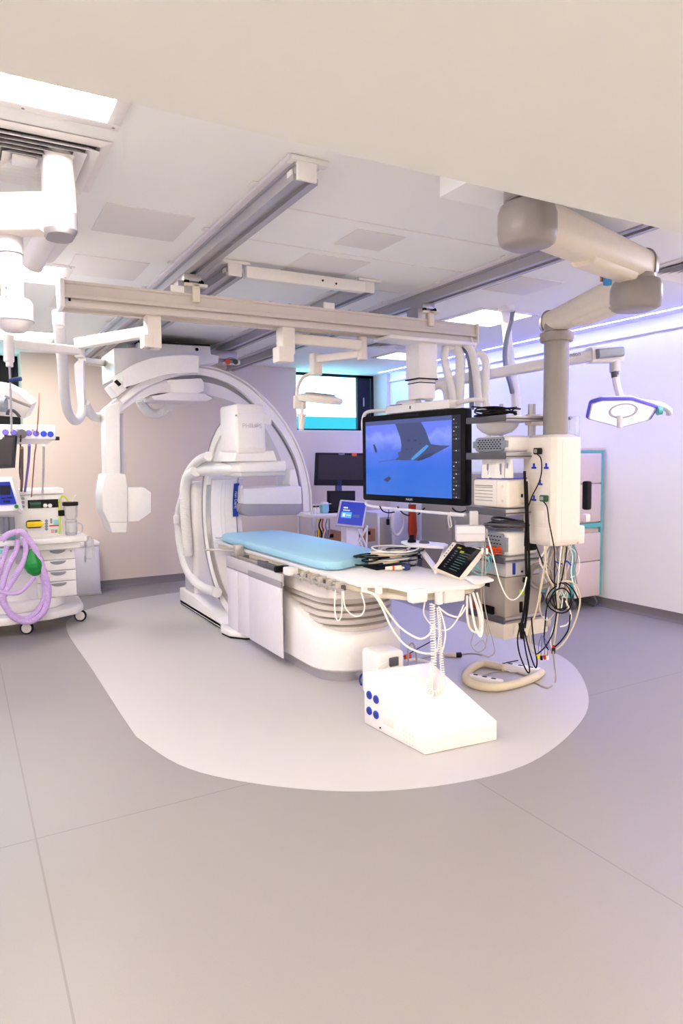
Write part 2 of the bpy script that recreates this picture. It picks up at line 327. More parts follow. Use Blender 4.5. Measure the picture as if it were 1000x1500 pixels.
# ceiling air diffusers
def diffuser(x0, y0, x1, y1, lab):
    cx, cy = (x0+x1)/2, (y0+y1)/2; t = thing('ceiling_vent', lab, 'vent', (cx, cy, ZC), 'square ceiling air diffusers'); hx, hy = (x1-x0)/2, (y1-y0)/2
    def ring(b, a0, a1, z0, z1, th=.004):
        # sloping square louvre from half-size fraction a0 at z0 to a1 at z1
        P = lambda a, z: [V((cx-hx*a, cy-hy*a, z)), V((cx+hx*a, cy-hy*a, z)), V((cx+hx*a, cy+hy*a, z)), V((cx-hx*a, cy+hy*a, z))]
        A, B, C_, D = P(a0, z0), P(a1, z1), P(a1-.012, z1), P(a0-.012, z0)
        for i in range(4):
            j = (i+1) % 4; b.add([A[i], A[j], B[j], B[i], D[i], D[j], C_[j], C_[i]], [[0, 1, 2, 3], [7, 6, 5, 4], [0, 4, 5, 1], [3, 2, 6, 7]])
    MB().box((cx-hx*.83, cy-hy*.83, ZC-.003), (cx+hx*.83, cy+hy*.83, ZC-.001)).build('duct', 'dark_grey', t)
    b = MB(); ring(b, 1.0, .86, ZC-.004, ZC-.016); ring(b, .86, .84, ZC-.016, ZC-.002); b.build('frame', 'white', t)
    for a in (.85, .71, .57, .43, .29):
        b = MB(); ring(b, a, a-.125, ZC-.034, ZC-.006); b.build('louvre', 'white', t)
    MB().box((cx-hx*.16, cy-hy*.16, ZC-.034), (cx+hx*.16, cy+hy*.16, ZC-.02), .004).build('centre_plate', 'white', t)
diffuser(.0, 3.08, .64, 3.70, 'square air diffuser beside the bright light at top left')
diffuser(4.42, 2.86, 5.04, 3.46, 'square air diffuser at the right edge behind the grey arm knuckle')
diffuser(4.25, 6.55, 4.8, 7.1, 'small square air diffuser above the big blue monitor')
# ------------------------------------------------------------------ ceiling rails and bridge
RG = 'ceiling rails'
def rail(x0, y0, y1, lab, w=.18):
    t = thing('ceiling_rail', lab, 'rail', (x0+w/2, y0, ZC), RG); c = x0+w/2
    MB().box((x0, y0, ZC-.022), (x0+w, y1, ZC-.0005), .004).build('mounting_flange', 'lilac_white', t)
    b = MB().prism([(c-.055, ZC-.022), (c-.055, ZC-.034), (c-.046, ZC-.038), (c-.046, ZC-.075), (c-.062, ZC-.08), (c-.062, ZC-.105), (c-.022, ZC-.105), (c-.022, ZC-.085), (c+.022, ZC-.085), (c+.022, ZC-.105), (c+.062, ZC-.105), (c+.062, ZC-.08), (c+.046, ZC-.075), (c+.046, ZC-.038), (c+.055, ZC-.034), (c+.055, ZC-.022)], 1, y0+.02, y1)
    b.build('track', 'alu', t, ang=20)
    MB().box((c-.048, y0+.001, ZC-.104), (c+.048, y0+.02, ZC-.022), .003).box((x0+.01, y0-.004, ZC-.024), (x0+w+.02, y0+.05, ZC-.002), .004).build('end_cap', 'white', t)
    MB().box((c-.056, y0+.05, ZC-.07), (c-.0475, y0+.1, ZC-.045)).build('label_plate', 'paper', t)
    y = y0+.35
    while y < y1-.3:
        MB().box((x0-.03, y, ZC-.008), (x0+.002, y+.05, ZC-.001), .002).build('bracket', 'white', t); y += .75
rail(1.34, 2.83, 9.2, 'long ceiling rail at left whose near white end is by the soffit'); rail(3.29, 2.45, 9.2, 'long ceiling rail at right passing behind the grey arm knuckle')
rail(1.61, 4.47, 8.7, 'inner ceiling rail beside the long left rail'); rail(2.67, 4.47, 8.7, 'inner ceiling rail ending at the right of the white cross bar')
t = thing('cross_bar', 'white cross bar joining the two inner ceiling rails', 'bar', (2.2, 4.47, 2.91))
MB().box((1.77, 4.44, 2.885), (2.71, 4.5, 2.965), .006).build('bar', 'white', t)
MB().cyl((2.35, 4.436, 2.93), (2.35, 4.441, 2.93), .008, seg=10).build('bolt', 'charcoal', t); MB().cyl((2.46, 4.436, 2.92), (2.46, 4.441, 2.92), .008, seg=10).build('bolt', 'charcoal', t)
# bridge beam with its monitor carriage
t = thing('bridge_beam', 'long cream bridge beam hanging across under the ceiling rails', 'beam', (2.24, 4.65, 2.61))
MB().prism([(4.57, 2.77), (4.57, 2.755), (4.58, 2.75), (4.58, 2.69), (4.56, 2.685), (4.56, 2.665), (4.585, 2.66), (4.585, 2.645), (4.555, 2.64), (4.555, 2.61), (4.60, 2.61), (4.60, 2.63), (4.70, 2.63), (4.70, 2.61), (4.745, 2.61), (4.745, 2.77)], 0, .62, 3.88).build('beam_profile', 'beam_paint', t, ang=15)
MB().box((.595, 4.55, 2.605), (.622, 4.755, 2.775), .006).build('end_cap', 'white', t); MB().box((3.878, 4.55, 2.605), (3.9, 4.755, 2.775), .006).build('end_cap', 'ivory', t)
MB().box((.64, 4.548, 2.64), (.655, 4.556, 2.66), .003).build('end_stop', 'black', t)
for x in (1.43, 3.38):
    c = MB().box((x-.06, 4.56, 2.85), (x+.06, 4.74, 2.9), .006).box((x-.1, 4.57, 2.765), (x+.02, 4.73, 2.85), .006).build('rail_trolley', 'alu', t)
    MB().box((x-.005, 4.545, 2.715), (x+.045, 4.575, 2.83), .004).box((x-.06, 4.545, 2.815), (x+.1, 4.6, 2.835), .004).build('stop_bracket', 'ivory', c)
    for dx in (-.04, .06): MB().cyl((x+dx, 4.56, 2.845), (x+dx, 4.60, 2.845), .018, seg=12).build('roller', 'black', c)
for x in (1.28, 2.42): MB().box((x, 4.555, 2.765), (x+.09, 4.57, 2.81), .003).build('label_plate', 'paper', t)
b = MB()
for x in (2.0, 2.15, 2.3, 2.65, 2.8, 3.0): b.cyl((x, 4.58, 2.768), (x, 4.58, 2.776), .012, seg=8)
b.build('bolt', 'alu', t)
# ------------------------------------------------------------------ lateral C-arm (ceiling hung)
def pxY(l, Y): return [(p.x, p.z) for p in (onY(x, y, Y) for x, y in l)]
def band(b, outer, inner, y0, y1, Yp=7.0, n=5):
    o = curve([V((u, w, 0)) for u, w in pxY(outer, Yp)], n); i = curve([V((u, w, 0)) for u, w in pxY(inner, Yp)], n)
    def res(c, k):
        L = [0]
        for p, q in zip(c, c[1:]): L.append(L[-1]+(q-p).length)
        out = []
        for j in range(k):
            t = L[-1]*j/(k-1); a = next((m_ for m_ in range(len(L)-1) if L[m_+1] >= t-1e-9), len(L)-2)
            out.append(c[a].lerp(c[a+1], (t-L[a])/max(1e-9, L[a+1]-L[a])))
        return out
    o, i = res(o, 48), res(i, 48)
    return b.loft([[V((p.x, y0, p.y)), V((p.x, y1, p.y)), V((q.x, y1, q.y)), V((q.x, y0, q.y))] for p, q in zip(o, i)])
t = thing('lateral_c_arm', 'white ceiling-hung C-shaped x-ray arm arching in front of the back wall', 'x-ray arm', (2.0, 7.4, 2.5))
MB().prism(pxY([(166, 510), (201, 509), (202, 501), (308, 507), (309, 519), (321, 521), (320, 532), (290, 536), (250, 545), (168, 554)], 7.4), 1, 7.4, 8.1, .012).build('carriage', 'white', t)
MB().prism(pxY([(203, 499.5), (307, 505.5), (307, 507), (203, 501)], 7.4), 1, 7.38, 8.0).build('gap_seal', 'charcoal', t)
MB().cyl(onY(288, 512, 7.4)-V((0, .012, 0)), onY(288, 512, 7.4), .018, seg=14).build('lock_knob', 'black', t)
MB().box((1.62, 7.5, 2.80), (1.78, 8.0, 2.897), .006).build('rail_trolley', 'alu', t); MB().box((2.44, 7.5, 2.80), (2.85, 8.0, 2.893), .006).build('rail_trolley', 'alu', t)
s = MB(); band(s, [(179, 544), (198, 533), (215, 527), (232, 523), (260, 521), (291, 521)], [(181, 568), (200, 562), (220, 555), (242, 549), (265, 546.5), (291, 546)], 6.93, 7.41, 6.93); s.build('sleeve', 'white_gloss', t)
s = MB(); s.prism(pxY([(160, 565), (172, 556), (186, 570), (172, 581)], 7.0), 1, 6.97, 7.3, .01); eb = s.build('end_stop', 'white', t)
MB().prism(pxY([(167, 559), (171, 556), (178, 563), (174, 566)], 6.96), 1, 6.955, 6.972).build('connector', 'charcoal', eb)
O1 = [(172, 583), (192, 565), (215, 552), (240, 543), (265, 537), (289, 535), (315, 539), (336, 546), (355, 556), (372, 568), (390, 584), (408, 604), (424, 627), (437, 651), (446, 675), (452, 698), (456, 722), (457, 748)]
I1 = [(180, 592), (200, 575), (222, 563), (245, 555), (268, 550), (292, 549), (316, 554), (338, 563), (358, 577), (376, 595), (394, 611), (410, 630), (422, 650), (432, 670), (439, 695), (443, 722), (444, 749)]
s = MB(); band(s, O1, I1, 7.0, 7.3); s.build('arc', 'white', t)
O2 = [(p[0]-d*.9, p[1]+d*.55) for p, d in zip(O1, [2]*18)]; I2 = [(p[0]*.72+q[0]*.28, p[1]*.72+q[1]*.28) for p, q in zip(O1, [I1[min(16, round(i*16/17))] for i in range(18)])]
s = MB(); band(s, O2, I2, 6.994, 7.02); s.build('guide_rail', 'steel', t)
O3 = [(156, 598), (180, 577), (200, 567), (225, 560), (250, 556), (298, 559), (318, 563), (336, 570), (359, 585), (376, 600), (394, 617), (408, 635), (420, 655), (430, 676), (437, 700), (440, 740)]
I3 = [(174, 606), (190, 594), (205, 585), (226, 577), (254, 575), (298, 577), (318, 581), (333, 585), (350, 592), (366, 602), (380, 614), (392, 630), (402, 648), (411, 668), (417, 690), (421, 730)]
s = MB(); band(s, O3, I3, 7.03, 7.27); s.build('inner_arc', 'lilac_white', t)
s = MB(); band(s, I1[2:], O3[3:], 7.06, 7.24); s.build('track_recess', 'mid_grey', t)
MB().prism(pxY([(247, 556), (295, 554), (299, 560), (299, 573), (290, 577), (254, 575)], 6.95), 1, 6.95, 7.3, .012).build('pivot_housing', 'white', t)
MB().prism(pxY([(223, 580), (254, 574), (298, 576), (312, 583), (304, 588), (224, 586)], 6.95), 1, 6.95, 7.35, .01).build('pivot_plate', 'lilac_white', t)
a0, a1, a2 = onY(152.5, 650, 7.05), onY(175, 650, 7.05), onY(184, 650, 7.05); zt, zb = onY(160, 600, 7.05).z, onY(160, 696, 7.05).z
MB().prism(pxY([(152.3, 600), (158, 594), (174.5, 588), (175.5, 696), (154.5, 696)], 7.05), 1, 7.02, 7.26, .012).build('tube_column', 'white', t)
MB().box((a1.x-.01, 7.09, zb), (a2.x, 7.24, zt-.03), .004).build('column_side', 'pale_grey', t)
MB().prism(pxY([(154, 694), (184, 694), (187, 712), (187, 766), (186, 781), (163, 781), (159, 766), (150, 748), (149, 724)], 6.9), 1, 6.9, 7.28, .02).build('tube_housing', 'white', t)
MB().prism(pxY([(160, 764.5), (186.4, 764.5), (186.4, 765.5), (160, 765.5)], 6.897), 1, 6.897, 6.905).build('housing_seam', 'pale_grey', t)
MB().prism(pxY([(186, 713), (212, 714), (222, 721), (222, 751), (203, 764), (186, 765)], 6.95), 1, 6.95, 7.22, .015).build('collimator', 'white_gloss', t)
d = MB().prism(pxY([(356, 715), (442, 712), (443, 739), (356, 739)], 6.8), 1, 6.8, 7.2, .02).build('flat_detector', 'white', t)
MB().prism(pxY([(354, 738), (443, 738), (442.5, 749), (436, 754), (362, 756), (354, 750)], 6.81), 1, 6.81, 7.19, .015).build('detector_underside', 'mid_grey', d)
MB().prism(pxY([(352, 711), (356, 711), (358, 718), (363, 717), (363, 733), (360, 736), (353, 736)], 6.85), 1, 6.85, 7.15, .01).build('detector_front', 'white_gloss', d)
MB().prism(pxY([(425, 688), (432, 687), (438, 712), (442, 716), (428, 722), (424, 708)], 6.9), 1, 6.9, 7.1, .008).build('detector_bracket', 'white', d)
b = MB().tube([onY(316, 527, 7.5), onY(325, 530, 7.5), onY(336, 524, 7.5), onY(345, 525, 7.5)], .008); sg = b.build('indicator_arm', 'alu', t)
MB().cyl(onY(334, 530, 7.45), onY(334, 530, 7.52), .03, seg=14).build('orange_button', 'orange', sg); MB().cyl(onY(345, 530, 7.45), onY(345, 530, 7.52), .03, seg=14).build('green_button', 'green_dark', sg)
MB().prism(pxY([(326, 526), (352, 528), (352, 534), (326, 533)], 7.52), 1, 7.52, 7.6, .006).build('button_box', 'lilac_white', sg)
h = MB().hose([onY(205, 585, 7.6), onY(212, 598, 7.65), onY(224, 606, 7.7), onY(240, 603, 7.7), onY(250, 592, 7.65), onY(254, 582, 7.6)], .055); tag(h.build('cable_hose', 'hose'), 'white corrugated hose looping behind the ceiling-hung arch', 'hose')
# ------------------------------------------------------------------ frontal C-arm (floor stand)
t = thing('frontal_c_arm', 'white floor-standing C-shaped x-ray machine at the head of the treatment table', 'x-ray arm', (2.4, 6.6, 0))
CYc, CZc, RO = 6.10, 1.09, 1.0
def arcpath(x, a0, a1, n=60):
    P = []
    for i in range(n+1):
        a = math.radians(a0+(a1-a0)*i/n); u = V((0, math.cos(a), math.sin(a))); P.append((V((x, CYc, CZc)), u, V((1, 0, 0))))
    return P
MB().sweep(arcpath(0, 97, -72), [(RO-.10, 2.27), (RO-.02, 2.25), (RO, 2.27), (RO, 2.56), (RO-.02, 2.60), (RO-.10, 2.60)]).build('c_arc', 'white_gloss', t)
MB().sweep(arcpath(0, 97, -60), [(RO-.015, 2.243), (RO-.03, 2.243), (RO-.03, 2.256), (RO-.015, 2.256)]).build('guide_strip', 'mid_grey', t)
MB().sweep(arcpath(0, 20, -72), [(RO-.115, 2.262), (RO-.095, 2.262), (RO-.095, 2.30), (RO-.115, 2.30)]).build('inner_guide', 'steel', t)
MB().sweep(arcpath(0, 24, -62), [(RO-.125, 2.31), (RO-.10, 2.31), (RO-.10, 2.585), (RO-.125, 2.585)]).build('inner_cover', 'white', t)
for x in (2.42, 2.46): MB().sweep(arcpath(0, 23, -60), [(RO-.127, x), (RO-.12, x), (RO-.12, x+.004), (RO-.127, x+.004)]).build('cover_seam', 'lilac_white', t)
lb = MB().sweep(arcpath(0, 21, -3, 20), [(RO-.135, 2.553), (RO-.12, 2.553), (RO-.12, 2.612), (RO-.135, 2.612)]).build('blue_label', 'blue_label', t)
cy = CYc-(0)+math.cos(math.radians(9))*(RO-.137)
text('label_text', 'Azurion Clarity IQ', .043, (2.583, cy-.002, CZc+math.sin(math.radians(9))*(RO-.137)), (0, .16, -1), (1, 0, 0), 'paper', lb)
MB().sweep(arcpath(0, 24, -50), [(RO-.10, 2.61), (RO-.02, 2.61), (RO-.02, 2.66), (RO-.10, 2.66)]).build('side_rail', 'lilac_white', t)
# web between arc and detector column
pl = [(CYc+(RO-.09)*math.cos(math.radians(a)), CZc+(RO-.09)*math.sin(math.radians(a))) for a in (30, 42, 54, 66, 78, 90)]
MB().prism(pl+[(6.0, 2.1), (6.0, 1.74), (6.45, 1.66), (6.8, 1.6)], 0, 2.29, 2.54, .01).build('detector_carrier', 'white', t)
pl = [(CYc+.80*math.cos(math.radians(a)), CZc+.80*math.sin(math.radians(a))) for a in (38, 46, 54)]
MB().prism(pl+[(6.52, 1.74), (6.55, 1.66)], 0, 2.284, 2.292, .003).build('carrier_panel', 'lilac_white', t)
k = MB().box((2.24, 5.98, 1.72), (2.54, 6.42, 2.17), .03, 3).build('detector_column', 'white', t)
text('brand_text', 'PHILIPS', .062, (2.40, 5.977, 1.965), (1, 0, 0), (0, 0, 1), 'pale_grey', k)
MB().box((2.255, 5.972, 1.715), (2.525, 6.3, 1.765), .008).build('column_collar', 'warm_white', k)
MB().cyl((2.54, 6.1, 2.03), (2.60, 6.1, 2.03), .03, .025, bev=.006).build('side_knob', 'lilac_white', k)
b = MB().loft([[V((2.22, 5.97, 1.64)), V((2.64, 5.97, 1.64)), V((2.64, 6.5, 1.64)), V((2.22, 6.5, 1.64))], [V((2.24, 5.98, 1.715)), V((2.61, 5.98, 1.735)), V((2.61, 6.45, 1.735)), V((2.24, 6.45, 1.735))]]); b.build('detector_neck', 'white', t)
d = MB().box((2.27, 5.98, 1.535), (2.74, 6.5, 1.64), .018, 3).build('detector_plate', 'white', t)
MB().box((2.285, 5.99, 1.495), (2.73, 6.49, 1.54), .012).build('detector_window', 'pale_grey', d)
# cable arm and hoses from the plate round to the stand
b = MB().loft([[V((2.30+0.0, yy, 1.57+zz+rz*math.sin(a)))+V((rx*math.cos(a), 0, 0))+V((xx, 0, 0)) for a in [2*math.pi*i/16 for i in range(16)]] for xx, yy, zz, rx, rz in ((.03, 6.15, 0, .05, .055), (0, 6.4, 0, .07, .062), (-.05, 6.7, .0, .08, .07), (-.09, 6.95, -.01, .07, .07), (-.12, 7.12, -.05, .055, .06))]); b.build('cable_arm', 'white', t)
P = lambda *l: [onX(x, y, 2.14) for x, y in l]
MB().tube(P((305, 668), (293, 673), (283, 682), (275, 694)), .045, 12).build('hose_elbow', 'hose', t)
MB().hose(P((287, 690), (276, 697), (271, 715), (271, 745), (273, 775), (275, 800), (275, 814)), .058).build('hose', 'hose', t)
MB().tube([onX(x, y, 2.19) for x, y in ((271, 722), (264, 745), (262, 770), (265, 800), (271, 825), (282, 847), (298, 861), (318, 868))], .052, 12).build('hose', 'hose', t)
MB().box(onX(258, 762, 2.14)-V((.03, .03, .05)), onX(258, 762, 2.14)+V((.03, .03, .06)), .02).build('hose_clamp', 'white', t)
# stand
MB().prism([(2.16, 7.72), (2.16, 6.25), (2.10, 6.12), (2.12, 5.95), (2.22, 5.82), (2.40, 5.74), (2.62, 5.76), (2.80, 5.9), (2.86, 6.1), (2.86, 7.72)], 2, .003, .05, .006).build('base_plate', 'charcoal', t)
MB().prism([(2.15, 7.70), (2.15, 6.28), (2.09, 6.12), (2.11, 5.95), (2.21, 5.81), (2.40, 5.73), (2.63, 5.75), (2.81, 5.9), (2.87, 6.1), (2.87, 7.70)], 2, .02, .075, .015).build('pivot_base', 'white', t)
MB().prism([(7.70, .02), (7.70, .2), (7.2, .19), (6.75, .15), (6.35, .12), (6.2, .07), (6.2, .02)], 0, 2.15, 2.86, .012).build('floor_base', 'white', t)
MB().box((2.2, 7.22, .15), (2.75, 7.62, 1.42), .05, 3).build('stand_column', 'white', t)
MB().box((2.185, 7.3, .18), (2.21, 7.58, .75), .006).build('column_stripe', 'pale_grey', t)
MB().cyl((2.43, 7.0, 1.09), (2.43, 7.25, 1.09), .14, seg=32, bev=.02).build('arc_bearing', 'white', t)
# ------------------------------------------------------------------ patient table
t = thing('treatment_table', 'white x-ray treatment table on a bellows pedestal in the middle of the pale floor oval', 'table', (2.6, 4.8, 0))
top = [(2.28, 6.8), (2.28, 3.9), (2.32, 3.80), (2.42, 3.74), (2.45, 3.54), (2.52, 3.45), (2.92, 3.40), (3.02, 3.46), (3.04, 3.6), (3.02, 4.4), (3.02, 6.2), (2.92, 6.8)]
MB().prism(top, 2, .795, .825, .008).build('table_top', 'white', t)
MB().prism([(2.29, 6.7), (2.29, 3.93), (2.33, 3.84), (2.46, 3.78), (2.5, 3.56), (2.55, 3.5), (2.9, 3.46), (2.98, 3.52), (3.0, 6.7)], 2, .755, .796, .006).build('top_underlayer', 'cable_beige', t)
MB().prism([(2.36, 3.84), (2.5, 3.62), (2.58, 3.56), (2.9, 3.52), (2.95, 3.6), (2.95, 4.3), (2.36, 4.3)], 2, .725, .756, .006).build('foot_tray', 'ivory', t)
r = MB().box((2.205, 3.95, .745), (2.22, 6.1, .775), .004).build('accessory_rail', 'steel', t)
for y in (4.05, 4.35, 4.65, 4.95, 5.4, 5.85): MB().box((2.215, y, .745), (2.29, y+.03, .78), .003).build('rail_spacer', 'alu_dark', r)
for y in (4.02, 4.14, 4.28, 4.40, 4.56): MB().box((2.195, y, .74), (2.235, y+.03, .80), .006).box((2.2, y+.01, .79), (2.27, y+.02, .812), .003).cyl((2.198, y+.015, .765), (2.175, y+.015, .765), .01, seg=10).build('clamp', 'steel', r)
MB().box((2.15, 4.95, .765), (2.175, 5.32, .815), .008).box((2.17, 4.98, .78), (2.29, 5.02, .80)).build('grab_handle', 'dark_grey', r)
MB().cyl((2.13, 4.9, .79), (2.21, 4.9, .79), .026, bev=.004).build('clamp_knob', 'black', r)
MB().box((2.16, 4.72, .76), (2.25, 4.82, .82), .01).build('clamp_block', 'white', r)
MB().tube([(2.3, 6.15, .785), (2.2, 6.22, .79), (2.1, 6.3, .795), (2.02, 6.33, .795)], .011, 8).box((2.19, 5.93, .74), (2.27, 6.0, .87), .006).build('drape_post', 'steel', r)
# lead skirt
sk = MB().box((2.155, 4.84, .66), (2.178, 6.1, .76), .004).build('skirt_rail', 'pale_grey', t)
for y0, y1, x in ((5.83, 6.1, 2.165), (5.545, 5.828, 2.168), (4.84, 5.541, 2.16)):
    p = MB().box((x-.006, y0, .085), (x+.006, y1, .70), .005).build('shield_panel', 'lilac_white', sk)
    MB().box((x-.008, y0, .645), (x+.008, y1, .70), .003).build('panel_top_band', 'mid_grey', p)
MB().box((2.15, 4.87, .60), (2.155, 4.91, .635), .001).build('tag', 'paper', sk)
def plan(x0, x1, y0, y1, r0, r1, n=8):
    out = []
    for cx, cy, a0, r in ((x1-r1, y1-r1, 0, r1), (x0+r1, y1-r1, 90, r1), (x0+r0, y0+r0, 180, r0), (x1-r0, y0+r0, 270, r0)):
        for k in range(n+1):
            a = math.radians(a0+90*k/n); out.append((cx+r*math.cos(a), cy+r*math.sin(a)))
    return out
def ring(p, z): return [V((x, y, z(x, y) if callable(z) else z)) for x, y in p]
MB().loft([ring(plan(2.28, 2.96, 4.30, 5.75, .28, .1), .003), ring(plan(2.28, 2.96, 4.30, 5.75, .28, .1), .075)]).build('plinth', 'alu', t)
zt_ = lambda o: (lambda x, y: .335+o+max(0, min(1, (y-4.30)/.95))**1.2*.27)
MB().loft([ring(plan(2.26, 2.98, 4.26, 5.32, .29, .1), .08), ring(plan(2.24, 3.0, 4.24, 5.32, .30, .1), .10), ring(plan(2.235, 3.005, 4.235, 5.32, .30, .1), .25), ring(plan(2.24, 3.0, 4.24, 5.32, .30, .1), zt_(-.02)), ring(plan(2.26, 2.98, 4.26, 5.30, .29, .1), zt_(.02)), ring(plan(2.32, 2.92, 4.32, 5.26, .25, .08), zt_(.035)), ring(plan(2.34, 2.90, 4.36, 5.24, .24, .08), zt_(-.05))]).build('pedestal_shell', 'white', t)
rings = []
pl0, pl1 = plan(2.30, 2.95, 4.30, 5.26, .27, .08), plan(2.335, 2.915, 4.335, 5.23, .25, .07)
for i in range(6):
    z = .31+i*.052
    rings += [ring(pl1, z), ring(pl0, z+.010), ring(pl0, z+.040), ring(pl1, z+.050)]
MB().loft(rings).build('bellows', 'bellows', t)
MB().loft([ring(plan(2.28, 2.97, 4.25, 5.32, .28, .08), .622), ring(plan(2.27, 2.98, 4.24, 5.32, .28, .08), .635), ring(plan(2.27, 2.98, 4.24, 5.32, .28, .08), .70), ring(plan(2.30, 2.95, 4.28, 5.32, .26, .08), .755)]).build('bellows_collar', 'warm_white', t)
# control boxes clipped along the foot end
b = MB().box(at(603, 865, 4.22)+V((0, -.01, -.085)), at(603, 865, 4.22)+V((.12, .06, .0)), .015, 3); cb = b.build('control_box', 'white', t)
a = at(648, 864, 4.36); MB().box(a+V((0, -.02, -.09)), a+V((.17, .06, .01)), .015, 3).build('control_box', 'white', t)
a = at(634, 862, 4.33); MB().box(a+V((0, -.05, -.10)), a+V((.045, -.01, .0)), .01, 3).box(a+V((-.01, -.055, -.02)), a+V((.055, 0, .01)), .008).build('handset', 'white', t)
a = at(533, 857, 4.47); MB().box(a+V((-.02, -.03, -.04)), a+V((.01, .01, .01)), .005).build('cable_clip', 'white', t); MB().box(a+V((.05, -.10, -.05)), a+V((.08, -.05, .0)), .005).build('cable_clip', 'white', t)
MB().prism([(2.86, 3.36), (3.06, 3.42), (3.10, 3.52), (3.04, 3.62), (2.95, 3.6)], 2, .826, .842, .006).build('tray_bracket', 'white', t)
mt = MB().prism([(2.37, 6.75), (2.90, 6.75), (2.98, 6.62), (3.01, 6.2), (3.02, 5.4), (2.99, 4.85), (2.90, 4.62), (2.72, 4.48), (2.42, 4.36), (2.33, 4.40), (2.29, 4.55), (2.29, 6.6)], 2, .829, .90, .022).build('table_mattress', 'mattress')
tag(mt, 'light blue padded mattress lying on the treatment table', 'mattress')
sm = MB().tube([(p[0], p[1], .852) for p in [(2.37, 6.755), (2.905, 6.755), (2.985, 6.62), (3.015, 6.2), (3.024, 5.4), (2.994, 4.85), (2.90, 4.617), (2.72, 4.476), (2.42, 4.356), (2.326, 4.395), (2.286, 4.55), (2.286, 6.6)]], .004, 6, True, 3).build('seam_piping', 'mattress', mt)

def beam(b, p0, p1, w, h, r=.03, w1=None, h1=None, n=4):
    p0, p1 = V(p0), V(p1); d = (p1-p0).normalized(); s = d.cross(V((0, 0, 1))).normalized(); u = s.cross(d); R_ = []
    for p, ww, hh in ((p0, w, h), (p1, w1 or w, h1 or h)):
        R_.append([p+s*a+u*c for a, c in rrect(ww, hh, min(r, ww*.49, hh*.49), n)])
    return b.loft(R_)
def slab(b, pts, th, out=None):
    # solid plate behind a planar outline (points in order), thickness along -normal seen from the camera
    pts = [V(p) for p in pts]; n = V((0, 0, 0))
    for i in range(len(pts)): n += (pts[i]-pts[0]).cross(pts[(i+1) % len(pts)]-pts[0])
    n.normalize()
    if n.dot(CC-pts[0]) < 0: n = -n
    return b.loft([pts, [p-n*th for p in pts]])
# ------------------------------------------------------------------ big ceiling-hung monitor
TL, TR = at(531, 611, 6.3), at(681, 598, 5.27); BL, BR = at(531, 732, 6.3), at(681, 742, 5.27)
H_ = ((TL-BL).length+(TR-BR).length)/2; ctr = (TL+TR+BL+BR)/4; xd = (TR+BR-TL-BL); xd.z = 0; W_ = xd.length/2; F = frame(ctr, xd)
t = thing('ceiling_monitor', 'large black monitor showing a manta ray in blue water, hung from the bridge beam', 'monitor', ctr)
MB(F).prism(rrect(W_, H_, .025), 1, 0, .075, .004).build('housing', 'black', t)
DL, DR = 6.3, 5.27
def sc(x, y):
    # zoomed picture pixel -> local monitor coordinates
    s = (x-5)/785; u = s*DL/(s*DL+(1-s)*DR); yt = 265-70*s; yb = 905+55*s
    return ((u-.5)*W_, (.5-(y-yt)/(yb-yt))*H_)
def flat(b, pts, y): return b.add([(x, y, z) for x, z in (sc(*p) for p in pts)], [list(range(len(pts)))])
b = MB(F); x0, z0 = sc(32, 880); x1, z1 = sc(757, 240); xs = sc(690, 500)[0]; z0 = -H_/2+.055; z1 = H_/2-.05
b.box((x0, -.003, z0), (xs, .002, z1)); scr = b.build('screen', 'water', t)
b = MB(F)
flat(b.mat(0), [(255, 308), (350, 300), (450, 296), (490, 370), (515, 440), (530, 475), (600, 485), (680, 488), (622, 517), (560, 552), (520, 577), (440, 602), (380, 600), (300, 600), (250, 596), (285, 570), (275, 540), (300, 530), (305, 480), (295, 420), (270, 350)], -.0034)
flat(b.mat(2), [(375, 592), (405, 560), (470, 502), (497, 480), (515, 488), (490, 518), (430, 572), (392, 599)], -.0038)
flat(b.mat(1), [(420, 598), (470, 560), (560, 535), (540, 560), (470, 596), (430, 605)], -.0037)
for x, y, r in ((362, 445, 14), (408, 447, 14), (452, 472, 8), (385, 510, 7), (345, 515, 8)): flat(b.mat(1), [(x+r*math.cos(a), y+r*.8*math.sin(a)) for a in [k*.785 for k in range(8)]], -.0037)
flat(b.mat(1), [(88, 478), (100, 474), (110, 500), (118, 528), (108, 545), (98, 515)], -.0036); flat(b.mat(1), [(130, 609), (250, 593), (252, 597), (132, 613)], -.0036)
flat(b.mat(1), [(165, 752), (205, 722), (226, 742), (195, 768)], -.0036)
b.build('manta_picture', ['s_manta', 's_manta_dark', 's_manta_light'], scr, smooth=False)
b = MB(F); b.box((xs, -.003, z0), (x1, .002, z1)); sd = b.build('side_panel', 's_dark', t)
b = MB(F); b.box((x0, -.0036, z1-.036), (xs, -.003, z1)); b.build('title_bar', 's_bar', scr)
b = MB(F); wv = x1-xs
for r in range(21):
    zz = z1-.03-r*.0305
    if r in (6, 7, 9, 10): continue
    for c in range(1 + (r*7) % 3): b.mat(1 if (r+c) % 3 else 0).box((xs+wv*(.18+.27*c), -.0042, zz-.008), (xs+wv*(.30+.27*c), -.003, zz))
b.build('icons', ['s_white', 's_grey'], sd, smooth=False)
text('brand_text', 'PHILIPS', .026, F @ V((sc(360, 900)[0], -.0005, -H_/2+.026)), F.to_3x3() @ V((1, 0, 0)), (0, 0, 1), 'pale_grey', t)
MB(F).box((-.05, -.002, H_/2-.03), (.12, .001, H_/2-.012)).build('sensor_window', 'charcoal', t)
sx0, sx1 = sc(185, 200)[0], sc(675, 150)[0]
hb = MB(F).box((sx0, -.01, H_/2+.005), (sx1, .16, H_/2+.075), .012).build('top_housing', 'white', t)
MB(F).cyl((sx0+.1, .06, H_/2+.07), (sx0+.36, .06, H_/2+.07), .045, bev=.01).build('hinge_cover', 'white', hb)
